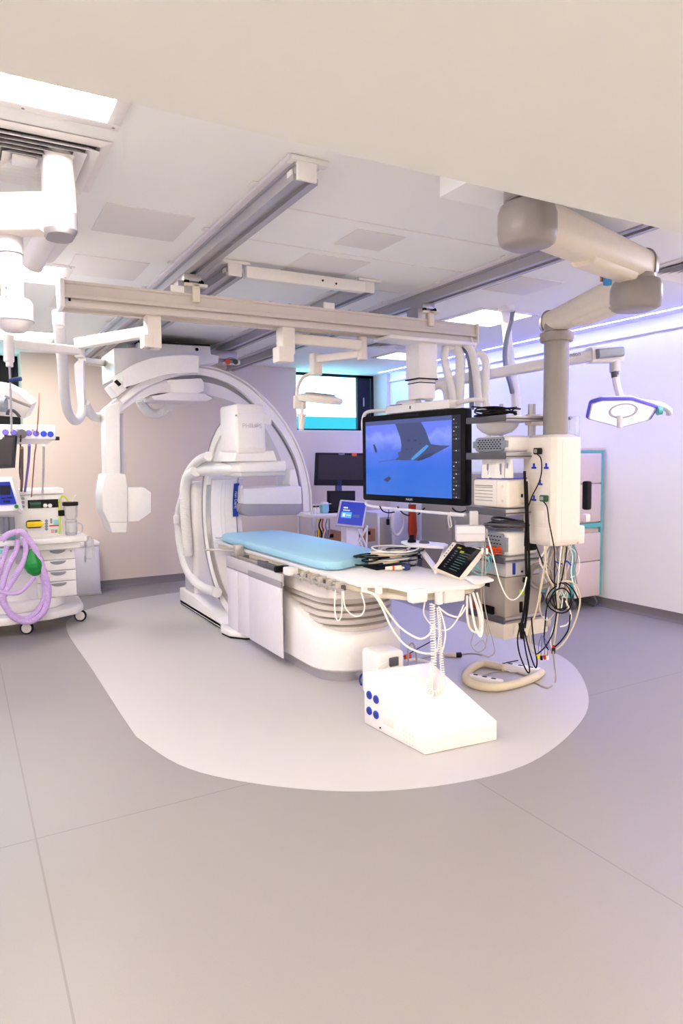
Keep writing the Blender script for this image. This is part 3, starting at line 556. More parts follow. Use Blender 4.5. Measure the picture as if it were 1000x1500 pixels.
MB(F).box((sx0+.06, -.005, H_/2+.075), (sx0+.2, .1, H_/2+.079)).build('gasket', 'charcoal', hb); MB(F).box((.02, -.013, H_/2+.03), (.03, -.008, H_/2+.055)).build('slot', 'black', hb)
MB(F).tube([(sx0+.02, .05, H_/2+.04), (-W_/2+.08, .05, H_/2+.05), (-W_/2-.01, .04, H_/2+.03), (-W_/2-.03, .03, H_/2-.04), (-W_/2-.03, .03, H_/2-.12)], .016, 10).build('frame_handle', 'white', t)
MB(F).tube([(sx1-.02, .08, H_/2+.045), (W_/2-.02, .08, H_/2+.06), (W_/2+.08, .1, H_/2+.05), (W_/2+.12, .12, H_/2-.02), (W_/2+.125, .13, -H_/2-.02)], .018, 10).build('frame_handle', 'white', t)
MB(F).cyl((W_/2+.12, .12, H_/2-.04), (W_/2+.12, .12, H_/2-.01), .021, seg=12).build('gold_ring', 'yellow', t)
MB(F).tube([(-W_/2+.02, .03, -H_/2-.005), (-W_/2+.1, -.01, -H_/2-.05), (0, -.02, -H_/2-.062), (W_/2-.1, -.02, -H_/2-.066)], .012, 10).cyl((W_/2-.14, -.02, -H_/2-.066), (W_/2+.02, -.02, -H_/2-.067), .018, .014, 12, .004).build('lower_handle', 'white', t)
c2 = at(617, 520, 5.67); px, py = c2.x, c2.y
MB().box((px-.095, py-.095, 2.30), (px+.095, py+.095, 2.60), .006).build('post_sleeve', 'white', t); MB().box((px-.098, py-.098, 2.292), (px+.098, py+.098, 2.302)).box((px-.082, py-.082, 2.262), (px+.082, py+.082, 2.27)).build('post_seal', 'charcoal', t)
MB().box((px-.08, py-.08, zat(px, py, 585)), (px+.08, py+.08, 2.30), .005).build('post', 'white', t)
MB().box((2.98, 4.53, 2.585), (3.86, 4.77, 2.612), .006).build('carriage_plate', 'white', t); MB().cyl((px, py, 2.588), (px, py, 2.604), .125, seg=24).build('turn_ring', 'charcoal', t)
HG = 'white hoses from the bridge beam end to the monitor'
labs = ['white corrugated hose forming the leftmost loop above the big monitor', 'thick white corrugated hose hanging straight down second from left above the monitor', 'thin grey cable hose hanging among the white hoses behind the monitor', 'white corrugated hose just right of the grey cable behind the monitor', 'white corrugated hose curving furthest right above the big monitor', 'short white hose arching over the top housing of the big monitor']
hs = [[(662, 512), (657, 507), (652, 513), (651, 529), (657, 553), (662, 575), (663, 592)], [(661, 504), (669, 511), (674, 530), (673, 555), (672, 595)], [(676, 506), (684, 518), (689, 539), (690, 566), (691, 600)], [(682, 504), (690, 514), (695, 534), (698, 558), (702, 600)], [(697, 518), (705, 519), (711, 531), (711, 555), (709, 604)], [(628, 588), (630, 573), (637, 566), (646, 565), (653, 572), (656, 590)]]
for i, (l, n) in enumerate(zip(hs, labs)):
    d = 5.75+.03*(i % 3); pts = [at(x, y, d) for x, y in l]
    b = MB().tube(pts, .02, 10) if i == 2 else MB().hose(pts, .034 if i != 1 else .042)
    tag(b.build('cable_hose', 'hose_grey' if i == 2 else 'hose'), n, 'hose', HG)
for i, (x, y) in enumerate(((657, 492), (673, 494), (690, 497))):
    o = MB().tube([at(x, y-3, 5.74), at(x+2, y+5, 5.74), at(x+6, y+10, 5.75), at(x+2, y+14, 5.75)], .008, 6); tag(o.build('hose_hook', 'cable_white'), ['white hose hook nearest the monitor post under the beam', 'middle white hose hook under the beam end', 'white hose hook at the very end of the bridge beam'][i], 'hook', 'hose hooks under the beam')
cp = onZ(742, 449, 3.0)
t = thing('ceiling_hose_drop', 'tall white hose dropping from the ceiling behind the cable-topped shelf', 'hose', cp)
MB().cyl(cp-V((0, 0, .04)), cp, .075, seg=20).build('ceiling_rose', 'white', t)
MB().tube([cp+V((-.02, 0, -.02))]+[at(x, y, d) for x, y, d in ((741, 470, 6.45), (744, 505, 6.35), (748, 540, 6.3), (754, 575, 6.25), (757, 612, 6.2))], .043, 12).build('hose', 'hose', t)
MB().tube([at(x, y, d) for x, y, d in ((752, 448, 6.4), (749, 468, 6.2), (742, 495, 6.15), (739, 522, 6.15), (742, 545, 6.15), (747, 562, 6.15), (750, 575, 6.2))], .022, 8).build('grey_cable', 'hose_grey', t)
# ------------------------------------------------------------------ exam lamp and arm hung from the bridge
e0 = V((2.15, 4.66, 2.61))
t = thing('examination_lamp', 'small white round lamp on a jointed arm hanging under the bridge beam', 'lamp', e0)
MB().box((2.10, 4.60, 2.42), (2.20, 4.72, 2.62), .006).box((2.06, 4.58, 2.36), (2.18, 4.70, 2.47), .006).build('hanger', 'warm_white', t)
b = MB(); beam(b, at(425, 496, 5.15), at(527, 506, 5.35), .07, .075, .01); b.build('upper_arm', 'warm_white', t)
MB().cyl(at(530, 494, 5.4), at(530, 528, 5.4), .04, bev=.006).build('elbow', 'warm_white', t)
b = MB(); beam(b, at(527, 519, 5.4), at(466, 526, 5.6), .07, .06, .012); b.build('lower_arm', 'warm_white', t)
MB().box(at(463, 550, 5.62)-V((.04, .04, 0)), at(463, 518, 5.62)+V((.03, .04, 0)), .008).build('joint', 'warm_white', t)
MB().tube([at(x, y, 5.62) for x, y in ((463, 549), (455, 548), (445, 552), (438, 562), (435, 575), (436, 590))], .014, 8).build('curved_rod', 'warm_white', t)
c = at(468, 585, 5.65)
hd = MB().lathe([(.02, .035), (.12, .04), (.185, .022), (.195, 0), (.18, -.028), (.06, -.032), (.001, -.03)], c, (.07, -.12, 1), 32).build('lamp_head', 'warm_white', t)
MB().lathe([(.13, .041), (.135, .046), (.09, .05), (.085, .043)], c, (.07, -.12, 1), 32, False).build('ring', 'mid_grey', hd)
MB().box(at(436, 592, 5.6)-V((.04, .02, .04)), at(440, 585, 5.6)+V((.05, .02, .03)), .012).build('head_bracket', 'warm_white', t)
MB().cyl(at(443, 590, 5.6), at(442, 606, 5.6), .014).cyl(at(442, 606, 5.6), at(441, 630, 5.6), .03, .022, 16, .006).cyl(at(442, 607, 5.6), at(442, 609, 5.6), .042, seg=16).build('sterile_handle', 'warm_white', t)
t = thing('shield_arm', 'white jointed arm hanging at the left end of the bridge beam', 'arm', (1.18, 4.66, 2.61))
MB().box((1.13, 4.60, 2.40), (1.22, 4.72, 2.62), .006).box((1.10, 4.58, 2.40), (1.16, 4.70, 2.48), .005).build('hanger', 'warm_white', t)
b = MB(); beam(b, at(216, 486, 4.68), at(113, 504, 4.9), .06, .075, .008); b.build('upper_arm', 'white', t)
MB().cyl(at(117, 496, 4.92), at(117, 524, 4.92), .035, bev=.006).build('elbow', 'white', t)
b = MB(); beam(b, at(117, 514, 4.92), at(12, 503, 4.4), .06, .06, .014); b.build('lower_arm', 'white', t)
MB().cyl(at(13, 490, 4.4), at(13, 531, 4.4), .032, bev=.008).cyl(at(14, 530, 4.4), at(14, 537, 4.4), .022).build('end_joint', 'white', t)
MB().tube([at(14, 535, 4.4), at(15, 560, 4.4), at(17, 632, 4.42)], .007, 8).build('rod', 'alu', t); MB().tube([at(14, 558, 4.4), at(22, 556, 4.4), at(31, 555, 4.4)], .014, 10).build('hand_grip', 'navy', t)
# ------------------------------------------------------------------ right pendant: arms, column, service head
t = thing('equipment_pendant', 'big ceiling pendant at right with grey knuckles, grey column and white socket box', 'pendant', at(815, 560, 4.85))
k1 = at(772, 328, 3.1); k1t = at(776, 296, 3.08)
MB().cyl(V((k1.x+.02, k1.y, 2.8)), V((k1.x+.02, k1.y, 2.86)), .12, seg=32, bev=.008).cyl(V((k1.x+.02, k1.y, 2.76)), V((k1.x+.02, k1.y, 2.8)), .09, seg=24).build('ceiling_flange', 'taupe', t)
MB().box(at(803, 305, 3.1)-V((.01, .02, .05)), at(810, 298, 3.1)+V((.0, .02, .015)), .006).build('brake_light', 'green', t)
def knuckle(c, w, h, dpt, dirv, nm):
    X = frame(c, dirv); b = MB(X); R_ = []
    for z, s in ((-h/2, .80), (-h*.44, .93), (-h*.2, 1.0), (h*.2, .99), (h*.38, .9), (h*.47, .72), (h/2, .45)):
        R_.append([V((x, y, z)) for x, y in rrect(w*s, dpt*s, .085*s, 6)])
    return b.loft(R_).build(nm, 'taupe', t, ang=60)
k2 = at(926, 432, 3.86); k2a = at(932, 378, 3.86)
ax1 = (k2a-at(778, 312, 3.12)); ax1.z = 0
knuckle(k1, .24, .20, .24, ax1, 'knuckle')
b = MB(); p0 = at(785, 326, 3.13); p0.z = 2.72; p1 = V((k2a.x, k2a.y, 2.72)); dn = (p1-p0).normalized(); beam(b, p0, p1+dn*.04, .19, .19, .06, .18, .17, 6); b.build('upper_arm', 'ivory', t, ang=50)
b = MB(); beam(b, p1+dn*.03, p1+dn*.09, .2, .19, .07, .18, .17, 6); b.build('end_cap', 'taupe', t, ang=50)
b = MB(); beam(b, p0+dn*.45+V((0, 0, -.08)), p1-dn*.12+V((0, 0, -.075)), .13, .07, .03); b.build('arm_underside', 'ivory', t)
MB().tube([p0+dn*.5+V((0, 0, .16)), p0+dn*.5+V((0, 0, .2)), p0+dn*.54+V((0, 0, .215)), p0+dn*.75+V((0, 0, .2))], .008, 8).build('cable_clip', 'charcoal', t)
MB().cyl(V((k2a.x, k2a.y, 2.66)), V((k2a.x, k2a.y, 2.52)), .105, seg=32).build('bearing', 'taupe', t)
MB().box(at(887, 418, 3.75)+V((-.01, -.02, 0)), at(894, 396, 3.75)+V((.0, .02, 0)), .004).build('brake_light', 'sky_blue', t); MB().box(at(881, 412, 3.75)+V((0, 0, 0)), at(886, 402, 3.75)+V((.015, .02, 0)), .003).build('cable_plug', 'wood', t)
pc_ = at(815, 480, 4.85); ax2 = V((pc_.x-k2a.x, pc_.y-k2a.y, 0))
knuckle(V((k2a.x, k2a.y, at(926, 430, 3.86).z)), .25, .18, .25, ax2, 'knuckle')
za = at(815, 470, 4.85).z
b = MB(); q0 = V((k2a.x, k2a.y, za))+ax2.normalized()*.08; q1 = V((pc_.x, pc_.y, za)); beam(b, q0, q1+ax2.normalized()*.06, .18, .18, .06, .17, .15, 6); b.build('lower_arm', 'ivory', t, ang=50)
b = MB(); beam(b, q1+ax2.normalized()*.05, q1+ax2.normalized()*.12, .19, .17, .06, .16, .14, 6); b.build('end_cap', 'taupe', t, ang=50)
b = MB(); beam(b, q0+ax2.normalized()*.1+V((0, 0, -.07)), q0+ax2.normalized()*.55+V((0, 0, -.07)), .13, .07, .03); b.build('arm_underside', 'ivory', t)
ct = at(815, 486, 4.85).z
MB().lathe([(.11, ct-.07), (.118, ct-.05), (.118, ct-.01), (.09, ct+.0), (.085, ct+.06)], (pc_.x, pc_.y, 0), seg=32).build('column_collar', 'taupe', t)
MB().cyl((pc_.x, pc_.y, 1.74), (pc_.x, pc_.y, ct-.05), .087, seg=32).build('column', 'taupe', t)
HX0, HY0, HS = 3.585, 3.405, .31; zt, zb = zat(HX0, HY0, 640), zat(HX0, HY0, 795)
oc = [(HX0, HY0+.03), (HX0+.03, HY0), (HX0+HS-.05, HY0), (HX0+HS, HY0+.05), (HX0+HS, HY0+HS), (HX0+.02, HY0+HS), (HX0, HY0+HS-.02)]
def inset(p, e):
    cx, cy = HX0+HS/2, HY0+HS/2; return [(cx+(x-cx)*(1-e), cy+(y-cy)*(1-e)) for x, y in p]
sh = MB().loft([ring(inset(oc, .12), zb-.03), ring(inset(oc, .02), zb), ring(oc, zb+.015), ring(oc, zt-.02), ring(inset(oc, .03), zt), ring(inset(oc, .3), zt+.02)]).build('socket_box', 'cream', t)
for y in (694, 740):
    z = zat(HX0, HY0+.1, y); MB().box((HX0-.0008, HY0+.03, z), (HX0+.001, HY0+HS-.02, z+.003)).build('panel_seam', 'ivory', sh)
MB().box((HX0+.08, HY0-.0008, zb+.02), (HX0+.083, HY0+.001, zt-.025)).build('panel_seam', 'ivory', sh)
for x, y in ((782, 683), (800, 683), (791, 707), (782, 730)):
    c = onX(x, y, HX0); b = MB().box((HX0-.004, c.y-.008, c.z-.004), (HX0+.001, c.y+.008, c.z+.022), .001).box((HX0-.004, c.y-.022, c.z-.018), (HX0+.001, c.y+.022, c.z-.004), .001); b.build('socket', 'blue', sh)
for (x0, y0, x1, y1) in ((776, 747, 796, 766), (782, 772, 800, 786)):
    a, c = onX(x0, y0, HX0), onX(x1, y1, HX0); MB().box((HX0-.003, min(a.y, c.y), min(a.z, c.z)), (HX0+.001, max(a.y, c.y), max(a.z, c.z)), .001).build('blank_plate', 'cream', sh)
MB().prism([(x+.0, y) for x, y in rrect(.05, .13, .02)], 1, 0, .04, .006)
a = onY(856, 722, 3.62); MB().box(a+V((0, -.03, -.13)), a+V((.05, .03, .09)), .015).build('side_clip', 'charcoal', t); MB().box(a+V((-.02, -.035, -.22)), a+V((.03, .02, -.16)), .01).build('side_catch', 'cream', t)
MB().box(onY(848, 797, 3.42)+V((-.01, 0, 0)), onY(855, 770, 3.42)+V((.012, .05, 0)), .01).build('corner_guard', 'cream', t)
sp = MB().box(onY(833, 645, 3.7), onY(849, 610, 3.7)+V((0, .006, 0)), .002); sp.build('splash_screen', 'clear_soft', t); MB().cyl(onY(832, 613, 3.68), onY(835, 613, 3.74), .013, seg=12).build('screen_knob', 'dark_grey', t)
# plugs
def plug(px_, py_, lab, cordpx, col='cable_black', pc='charcoal'):
    c = onX(px_, py_, HX0); t2 = thing('power_plug', lab, 'plug', c, 'plugs in the socket box')
    MB().box((HX0-.045, c.y-.026, c.z-.022), (HX0-.004, c.y+.026, c.z+.024), .008).build('plug_body', pc, t2)
    MB().box((HX0-.049, c.y-.014, c.z-.012), (HX0-.044, c.y+.014, c.z+.014), .003).build('fuse_cap', 'cable_grey', t2)
    pts = [V((HX0-.03, c.y, c.z-.02))]+[onX(x, y, HX0-.03) for x, y in cordpx]
    MB().tube(pts, .0045, 6).build('cord', col, t2)
plug(791, 661, 'black plug with grey cap at the top of the white socket box', [(792, 672), (793, 690), (789, 707), (779, 727), (773, 745), (770, 765), (768, 800)])
plug(800, 730, 'black plug with green tape low on the white socket box, cord hanging straight down', [(801, 743), (804, 765), (808, 785), (812, 810), (812, 850), (815, 890)], 'cable_black', 'green_dark')
# ------------------------------------------------------------------ equipment rack beside the pendant column
RX, RY, RX1, RY1 = 3.333, 3.62, 3.71, 4.03
t = thing('equipment_rack', 'grey pole rack with five shelves of devices between monitor and socket box', 'rack', (3.52, 3.8, zat(RX, RY, 938)))
_p1 = onY(776, 640, 3.745); _p2 = onY(781, 640, 3.79)
for px_, py_ in ((_p1.x, _p1.y), (_p2.x, _p2.y), (3.70, 4.06)): MB().cyl((px_, py_, zat(px_, py_, 925)), (px_, py_, zat(px_, py_, 592)), .016, seg=14).build('pole', 'alu', t)
shz = []
for i, (y0, y1) in enumerate(((608, 616), (663, 672), (747, 756), (818, 826), (906, 914))):
    zt_s, zb_s = zat(RX, RY, y0), zat(RX, RY, y1); shz.append(zt_s)
    s = MB().box((RX, RY, zb_s), (RX1, RY1, zt_s), .004).build('shelf', 'alu', t)
    MB().box((RX-.008, RY-.004, zb_s-.004), (RX+.012, RY1, zt_s+.004), .004).build('shelf_rail', 'dark_grey', s); MB().box((RX, RY-.008, zb_s+.012), (RX1, RY+.001, zb_s+.02), .001).build('groove', 'dark_grey', s)
MB().box((_p1.x-.03, 3.70, shz[0]-.06), (_p1.x+.2, 3.77, shz[0]+.02), .006).build('column_clamp', 'ivory', t)
MB().prism([(RX+.0, RY), (RX1+.06, RY), (RX1+.06, RY1), (RX, RY1)], 2, zat(RX, RY, 938), zat(RX, RY, 915), .01).build('base_tray', 'ivory', t)
a = onY(806, 912, 3.60); MB().box(a+V((-.03, 0, -.03)), a+V((.01, .04, .02)), .005).build('cable_lug', 'steel', t)
def grille(b, y0, y1, z0, z1, x, nx=8, nz=4):
    pass
def device(name, lab, x0, y0, x1, y1, ybot, ytop, m_, r=.02):
    z0, z1 = zat(x0, y0, ybot), zat(x0, y0, ytop); q = thing(name, lab, 'device', ((x0+x1)/2, (y0+y1)/2, z0), 'devices on the rack shelves')
    MB().box((x0, y0, z0), (x1, y1, z1), r, 3).build('case', m_, q); return q, z0, z1
def mesh_front(q, x, y0, y1, z0, z1, nm='grille'):
    g = MB().prism([(y0+.03, z0+.02), (y0+.05, z0+.008), (y1-.05, z0+.008), (y1-.03, z0+.02), (y1-.03, z0+.03), (y1, z0+.035), (y1, z1-.035), (y1-.03, z1-.03), (y1-.03, z1-.02), (y1-.05, z1-.008), (y0+.05, z1-.008), (y0+.03, z1-.02), (y0+.03, z1-.03), (y0, z1-.035), (y0, z0+.035), (y0+.03, z0+.03)], 0, x-.012, x+.01, .002).build(nm, 'hose_grey', q)
    b = MB(); n = 0
    for r_ in range(5):
        for c in range(8):
            yy = y0+.06+(y1-y0-.12)*(c+.5*(r_ % 2))/7.6; zz = z0+.02+(z1-z0-.04)*(r_+.5)/5
            if yy > y1-.055: continue
            b.add([(x-.0128, yy-.013, zz), (x-.0128, yy, zz-.006), (x-.0128, yy+.013, zz), (x-.0128, yy, zz+.006)], [[0, 1, 2, 3]])
    b.build('grille_holes', 'charcoal', g, smooth=False)
q, z0, z1 = device('flow_unit', 'white device with grey mesh front on the second shelf of the rack', 3.395, 3.65, 3.70, 4.02, 662, 638, 'white', .03); mesh_front(q, 3.395, 3.66, 4.02, z0, z1)
MB().box((3.60, 3.646, z0+.02), (3.645, 3.655, z1-.015), .01).build('socket_panel', 'black', q)
q, z0, z1 = device('beige_monitor_unit', 'beige boxy device with side vents on the third shelf of the rack', 3.385, 3.64, 3.70, 4.02, 745, 703, 'cream', .022)
for k in range(5): MB().box((3.382, 3.80, z0+.045+k*.024), (3.39, 3.99, z0+.05+k*.024), .001).build('vent_slot', 'taupe', q)
MB().box((3.382, 3.80, z1-.05), (3.39, 3.99, z1-.043)).build('vent_slot', 'taupe', q); MB().box((3.383, 3.755, z0+.01), (3.387, 3.758, z1-.01)).build('case_seam', 'ivory', q)
for zz in (z0+.05, z1-.05): MB().cyl((3.379, 3.70, zz), (3.388, 3.70, zz), .01, seg=10).build('screw', 'ivory', q)
r_ = MB().box((3.48, 3.632, z0+.03), (3.68, 3.645, z1-.03), .004).build('rear_panel', 'ivory', q)
for k, x in enumerate((3.50, 3.53, 3.55, 3.59)): MB().box((x, 3.626, z0+.075), (x+.015, 3.634, z0+.1), .002).build('port', 'black', r_)
MB().box((3.40, 3.66, z1), (3.68, 4.0, z1+.012), .004).build('violet_lid', 'purple', q)
for k, (x, w, lab) in enumerate(((706, 15, 'clear white packet at the left of the row under the second shelf'), (720, 20, 'clear white packet with printed lines in the middle under the second shelf'), (741, 9, 'narrow clear packet at the right of the row under the second shelf'))):
    a, c = onX(x, 699, 3.42), onX(x+w, 673, 3.42)
    pk = MB().loft([ring([(3.42+.03*math.cos(u), (a.y+c.y)/2+abs(a.y-c.y)/2*math.sin(u)) for u in [i*math.pi/5 for i in range(10)]], z) for z in (zat(3.42, a.y, 700), zat(3.42, a.y, 690))]+[ring([(3.42+.008*math.cos(u), (a.y+c.y)/2+abs(a.y-c.y)/2*math.sin(u)) for u in [i*math.pi/5 for i in range(10)]], zat(3.42, a.y, 673))]).build('packet', 'paper'); tag(pk, lab, 'packet', 'packets under the second shelf')
    MB().box((3.396, min(a.y, c.y)+.02, a.z+.02), (3.40, min(a.y, c.y)+.035, a.z+.1)).build('print', 'hose_grey', pk)
q, z0, z1 = device('suction_unit', 'white device with dark mesh front under the grey cable coil on the rack', 3.40, 3.65, 3.70, 4.02, 816, 781, 'white', .03); mesh_front(q, 3.40, 3.66, 4.02, z0, z1)
MB().box((3.58, 3.643, z0+.03), (3.67, 3.655, z1-.02), .02).build('socket_panel', 'black', q)
q, z0, z1 = device('grey_control_unit', 'flat grey unit with a small blue label on the large grey generator', 3.37, 3.64, 3.70, 4.02, 846, 824, 'pale_grey', .006)
MB().box((3.43, 3.634, z0+.015), (3.455, 3.642, z1-.01), .001).build('blue_badge', 'blue_label', q)
for x in (3.52, 3.56): MB().cyl((x, 3.634, z0+.03), (x, 3.642, z0+.03), .008, seg=10).build('knob', 'charcoal', q)
q, z0, z1 = device('grey_generator', 'large grey generator box on the lowest shelf of the rack', 3.36, 3.64, 3.70, 4.02, 905, 847, 'cable_grey', .006)
MB().box((3.356, 3.80, z1-.09), (3.362, 3.95, z1-.06), .002).build('handle_recess', 'charcoal', q); MB().box((3.50, 3.635, z0+.02), (3.53, 3.642, z0+.1), .002).build('power_inlet', 'black', q); MB().box((3.50, 3.635, z0+.15), (3.54, 3.642, z0+.19), .002).build('green_label', 'lime', q)
q = thing('foot_switch_box', 'small black box with red ends on the front of the lowest rack shelf', 'box', (3.35, 3.9, shz[4])); MB().box((3.34, 3.74, shz[4]+.002), (3.355+.0, 3.92, shz[4]+.06), .006).build('case', 'black', q); MB().box((3.335, 3.90, shz[4]+.01), (3.356, 3.96, shz[4]+.08), .01).build('red_end', 'red', q)
# white monitoring module on the rack's left
a = at(668, 790, 4.9); t = thing('measuring_module', 'small lilac-white module clamped left of the rack with thin leads', 'device', a)
Xm = frame(at(690, 780, 4.85), (.75, -.5, 0)); MB(Xm).box((-.11, -.06, -.06), (.09, .06, .05), .008).build('case', 'lilac_white', t); MB(Xm).box((-.112, -.064, -.005), (.092, .0, .0)).build('case_seam', 'pale_grey', t)
MB(Xm).box((-.05, -.05, -.10), (.1, .05, -.06), .012).build('lower_module', 'clear_soft', t); MB(Xm).box((.085, -.055, -.035), (.11, .055, .03), .004).build('connector_panel', 'mid_grey', t)
MB(Xm).box((-.01, .0, .05), (.05, .05, .15), .006).build('clamp_post', 'pale_grey', t)
# coils
def coilthing(nm, lab, c, r, n, th, m_, squash=.5, cat='cable', grp=None, tilt=(0, 0, 1), jitter=.2, rise=.012):
    pts = []; c = V(c); q = V((0, 0, 1)).rotation_difference(V(tilt).normalized())
    for i in range(n*14):
        a = 2*math.pi*i/14; k_ = i//14; rr = r*(1+jitter*math.sin(a*.37+1)-.12*random.random())
        if i % 14 == 0: ox, oy, tz = [random.uniform(-.22, .22)*r*(jitter > .1)*(len(pts) > 0) for _ in range(3)]
        pts.append(c+q @ V((rr*math.cos(a)+ox, rr*squash*math.sin(a)+oy, th+rise*(i/14)/n*3+.006*(1+math.sin(a*1.7))+abs(tz)*.5*(1+math.cos(a+k_)))))
    return tag(MB().tube(pts, th, 6, smooth=3).build(nm, m_), lab, cat, grp)
coilthing('cable_coil', 'black cable coiled on the top shelf of the rack', (3.47, 3.85, shz[0]+.002), .155, 6, .006, 'cable_black', .8, rise=.016)
zz = zat(3.45, 3.7, 781); coilthing('cable_coil', 'dark grey cable coil lying on the lower mesh-fronted device', (3.55, 3.82, zz+.012), .16, 5, .010, 'dark_grey', 1.0, rise=.014)
coilthing('cable_coil', 'bundle of bright orange cord lying in front of the mesh device', (3.37, 3.75, zat(3.37, 3.7, 816)+.004), .075, 6, .004, 'orange', .6, jitter=.4, rise=.02)
bl = MB().lathe([(.16, .0), (.15, -.03), (.11, -.065), (.05, -.085), (.001, -.09)], at(728, 621, 5.2), (0, 0, 1), 24); tag(bl.build('bowl', 'white'), 'white bowl-shaped dome under the top shelf of the rack', 'bowl')
# ------------------------------------------------------------------ operating lamp at right
t = thing('operating_lamp', 'flat white polygonal operating lamp with violet rim near the right wall', 'lamp', at(912, 600, 5.5))
mnt = at(618, 566, 6.3); MB().cyl((mnt.x, mnt.y, mnt.z-.05), (mnt.x, mnt.y, ZC-.001), .05).build('ceiling_tube', 'white', t)
b = MB(); e = at(868, 521, 5.45); beam(b, mnt, e, .1, .085, .02); ar = b.build('spring_arm', 'white', t)
p = at(824, 523, 5.44); d_ = (e-mnt).normalized(); text('brand_text', 'Brandon', .042, at(833, 522, 5.42)+V((-.03, -.05, 0)), d_, (0, 0, 1), 'navy', ar)
b = MB(); beam(b, at(862, 521, 5.45), at(907, 520, 5.5), .12, .125, .03); b.build('arm_joint', 'white', t); b = MB(); beam(b, at(872, 519, 5.40), at(908, 516, 5.45), .11, .075, .02); b.build('joint_cover', 'hose_grey', t)
MB().cyl(at(900, 524, 5.48), at(900, 545, 5.48), .042, bev=.004).build('swivel', 'pale_grey', t); MB().cyl(at(900, 545, 5.48), at(901, 553, 5.48), .03).build('swivel_ring', 'dark_grey', t)
MB().tube([at(901, 550, 5.48), at(904, 567, 5.48), at(909, 584, 5.46)], .03, 10).build('yoke_stem', 'lilac_white', t)
MB().tube([at(906, 584, 5.45), at(930, 588, 5.42), at(965, 593, 5.42), at(978, 600, 5.45), at(980, 606, 5.48)], .026, 10).build('yoke', 'lilac_white', t)
OL = [(865, 592, 5.42), (860, 614, 5.62), (909, 627, 5.68), (951, 616, 5.55), (962, 599, 5.40), (926, 587, 5.33), (880, 587.5, 5.36)]
_o = [at(*p) for p in OL]; pts = []
for i in range(len(_o)): pts += [_o[i].lerp(_o[i-1], .13), _o[i].lerp(_o[i-1], .05), _o[i].lerp(_o[(i+1) % len(_o)], .05), _o[i].lerp(_o[(i+1) % len(_o)], .13)]; cc = sum(pts, V((0, 0, 0)))/len(pts)
b = MB(); slab(b, [cc+(p-cc)*.98 for p in pts], .05); b.build('lamp_body', 'white_gloss', t)
b = MB(); slab(b, [cc+(p-cc)*.93+(CC-cc).normalized()*.003 for p in pts], .004); b.build('lamp_lens', 'lens', t)
n_ = V((0, 0, 0))
for i in range(len(pts)): n_ += (pts[i]-cc).cross(pts[(i+1) % len(pts)]-cc)
n_.normalize(); n_ = n_ if n_.dot(CC-cc) > 0 else -n_
MB().tube([p-n_*.02 for p in pts], .015, 8, True, 0).build('rim', 'rim_violet', t)
hc = at(912, 599, 5.46); MB().lathe([(.105, .002), (.11, .008), (.095, .01), (.09, .002)], hc+n_*.012, n_, 28, False).build('centre_ring', 'lilac_white', t); MB().cyl(cc+n_*.01+V((0, 0, -.02)), cc+n_*.01+V((0, 0, -.12)), .022, bev=.004).build('sterile_handle', 'lilac_white', t)
MB().cyl(at(962, 602, 5.42), at(968, 601, 5.42), .035, seg=16).build('teal_button', 'teal', t)
# ------------------------------------------------------------------ teal-framed drawer cupboard
t = thing('drawer_cupboard', 'tall mobile cupboard with teal frame and tan drawer fronts by the right wall', 'cupboard', (5.84, 5.3, 0))
x0, x1, y0, y1, z0, z1 = 5.60, 6.055, 5.05, 5.62, .14, zat(5.8, 5.05, 660)
zm = zat(5.9, 5.05, 769)
for xa in (x0, x1-.03):
    for ya in (y0, y1-.03): MB().box((xa, ya, z0), (xa+.03, ya+.03, z1), .004).build('post', 'teal', t)
for z in (z0, zm-.03, z1-.03): MB().box((x0, y0+.001, z), (x1, y0+.03, z+.05), .003).box((x0, y0, z), (x0+.03, y1, z+.05), .003).build('cross_rail', 'teal', t)
MB().box((x0+.005, y0+.03, z0+.02), (x1-.005, y1-.005, z1-.01), .003).build('carcass', 'tan_panel', t); MB().box((x0-.01, y0-.01, z1), (x1+.01, y1+.01, z1+.03), .008).build('top_cover', 'tan_panel', t)
for ya, yb in ((664, 708), (709, 765), (781, 822), (823, 874)):
    MB().box((x0+.035, y0-.006, zat(5.85, y0, yb)), (x1-.035, y0+.03, zat(5.85, y0, ya)), .008).build('drawer_front', 'tan_panel', t)
for xa in (x0+.06, x1-.06):
    for ya in (y0+.06, y1-.06):
        w_ = MB().cyl((xa-.014, ya, .055), (xa+.014, ya, .055), .054, seg=18, bev=.006).build('caster', 'dark_grey', t); MB().box((xa-.02, ya-.02, .08), (xa+.02, ya+.02, .145), .004).build('caster_fork', 'alu_dark', w_)

# hose and cable carrier at the left end of the bridge
t = thing('bridge_cable_hose', 'lilac-white corrugated hose hanging in a deep loop from the left end of the bridge', 'hose', at(88, 470, 4.9))
MB().cyl(at(86, 456, 4.9), at(86, 477, 4.9), .045, .042, 20, .006).build('hose_collar', 'hose', t)
MB().hose([at(x, y, d) for x, y, d in ((86, 474, 4.9), (89, 500, 5.1), (92, 535, 5.4), (94, 570, 5.7), (98, 598, 6.0), (105, 613, 6.2), (112, 616, 6.3), (119, 608, 6.4), (121, 595, 6.45))], .042).build('hose', 'hose', t)
MB().loft([[at(x-w, y, 6.45), at(x+w*.6, y-1, 6.4), at(x+w, y, 6.45), at(x+w*.8, y, 6.56), at(x-w*.6, y, 6.56)] for x, y, w in ((120, 600, 5), (118, 570, 7), (117, 545, 8), (117, 534, 8.5), (119, 529, 6))]).build('hose_cover', 'white_gloss', t)
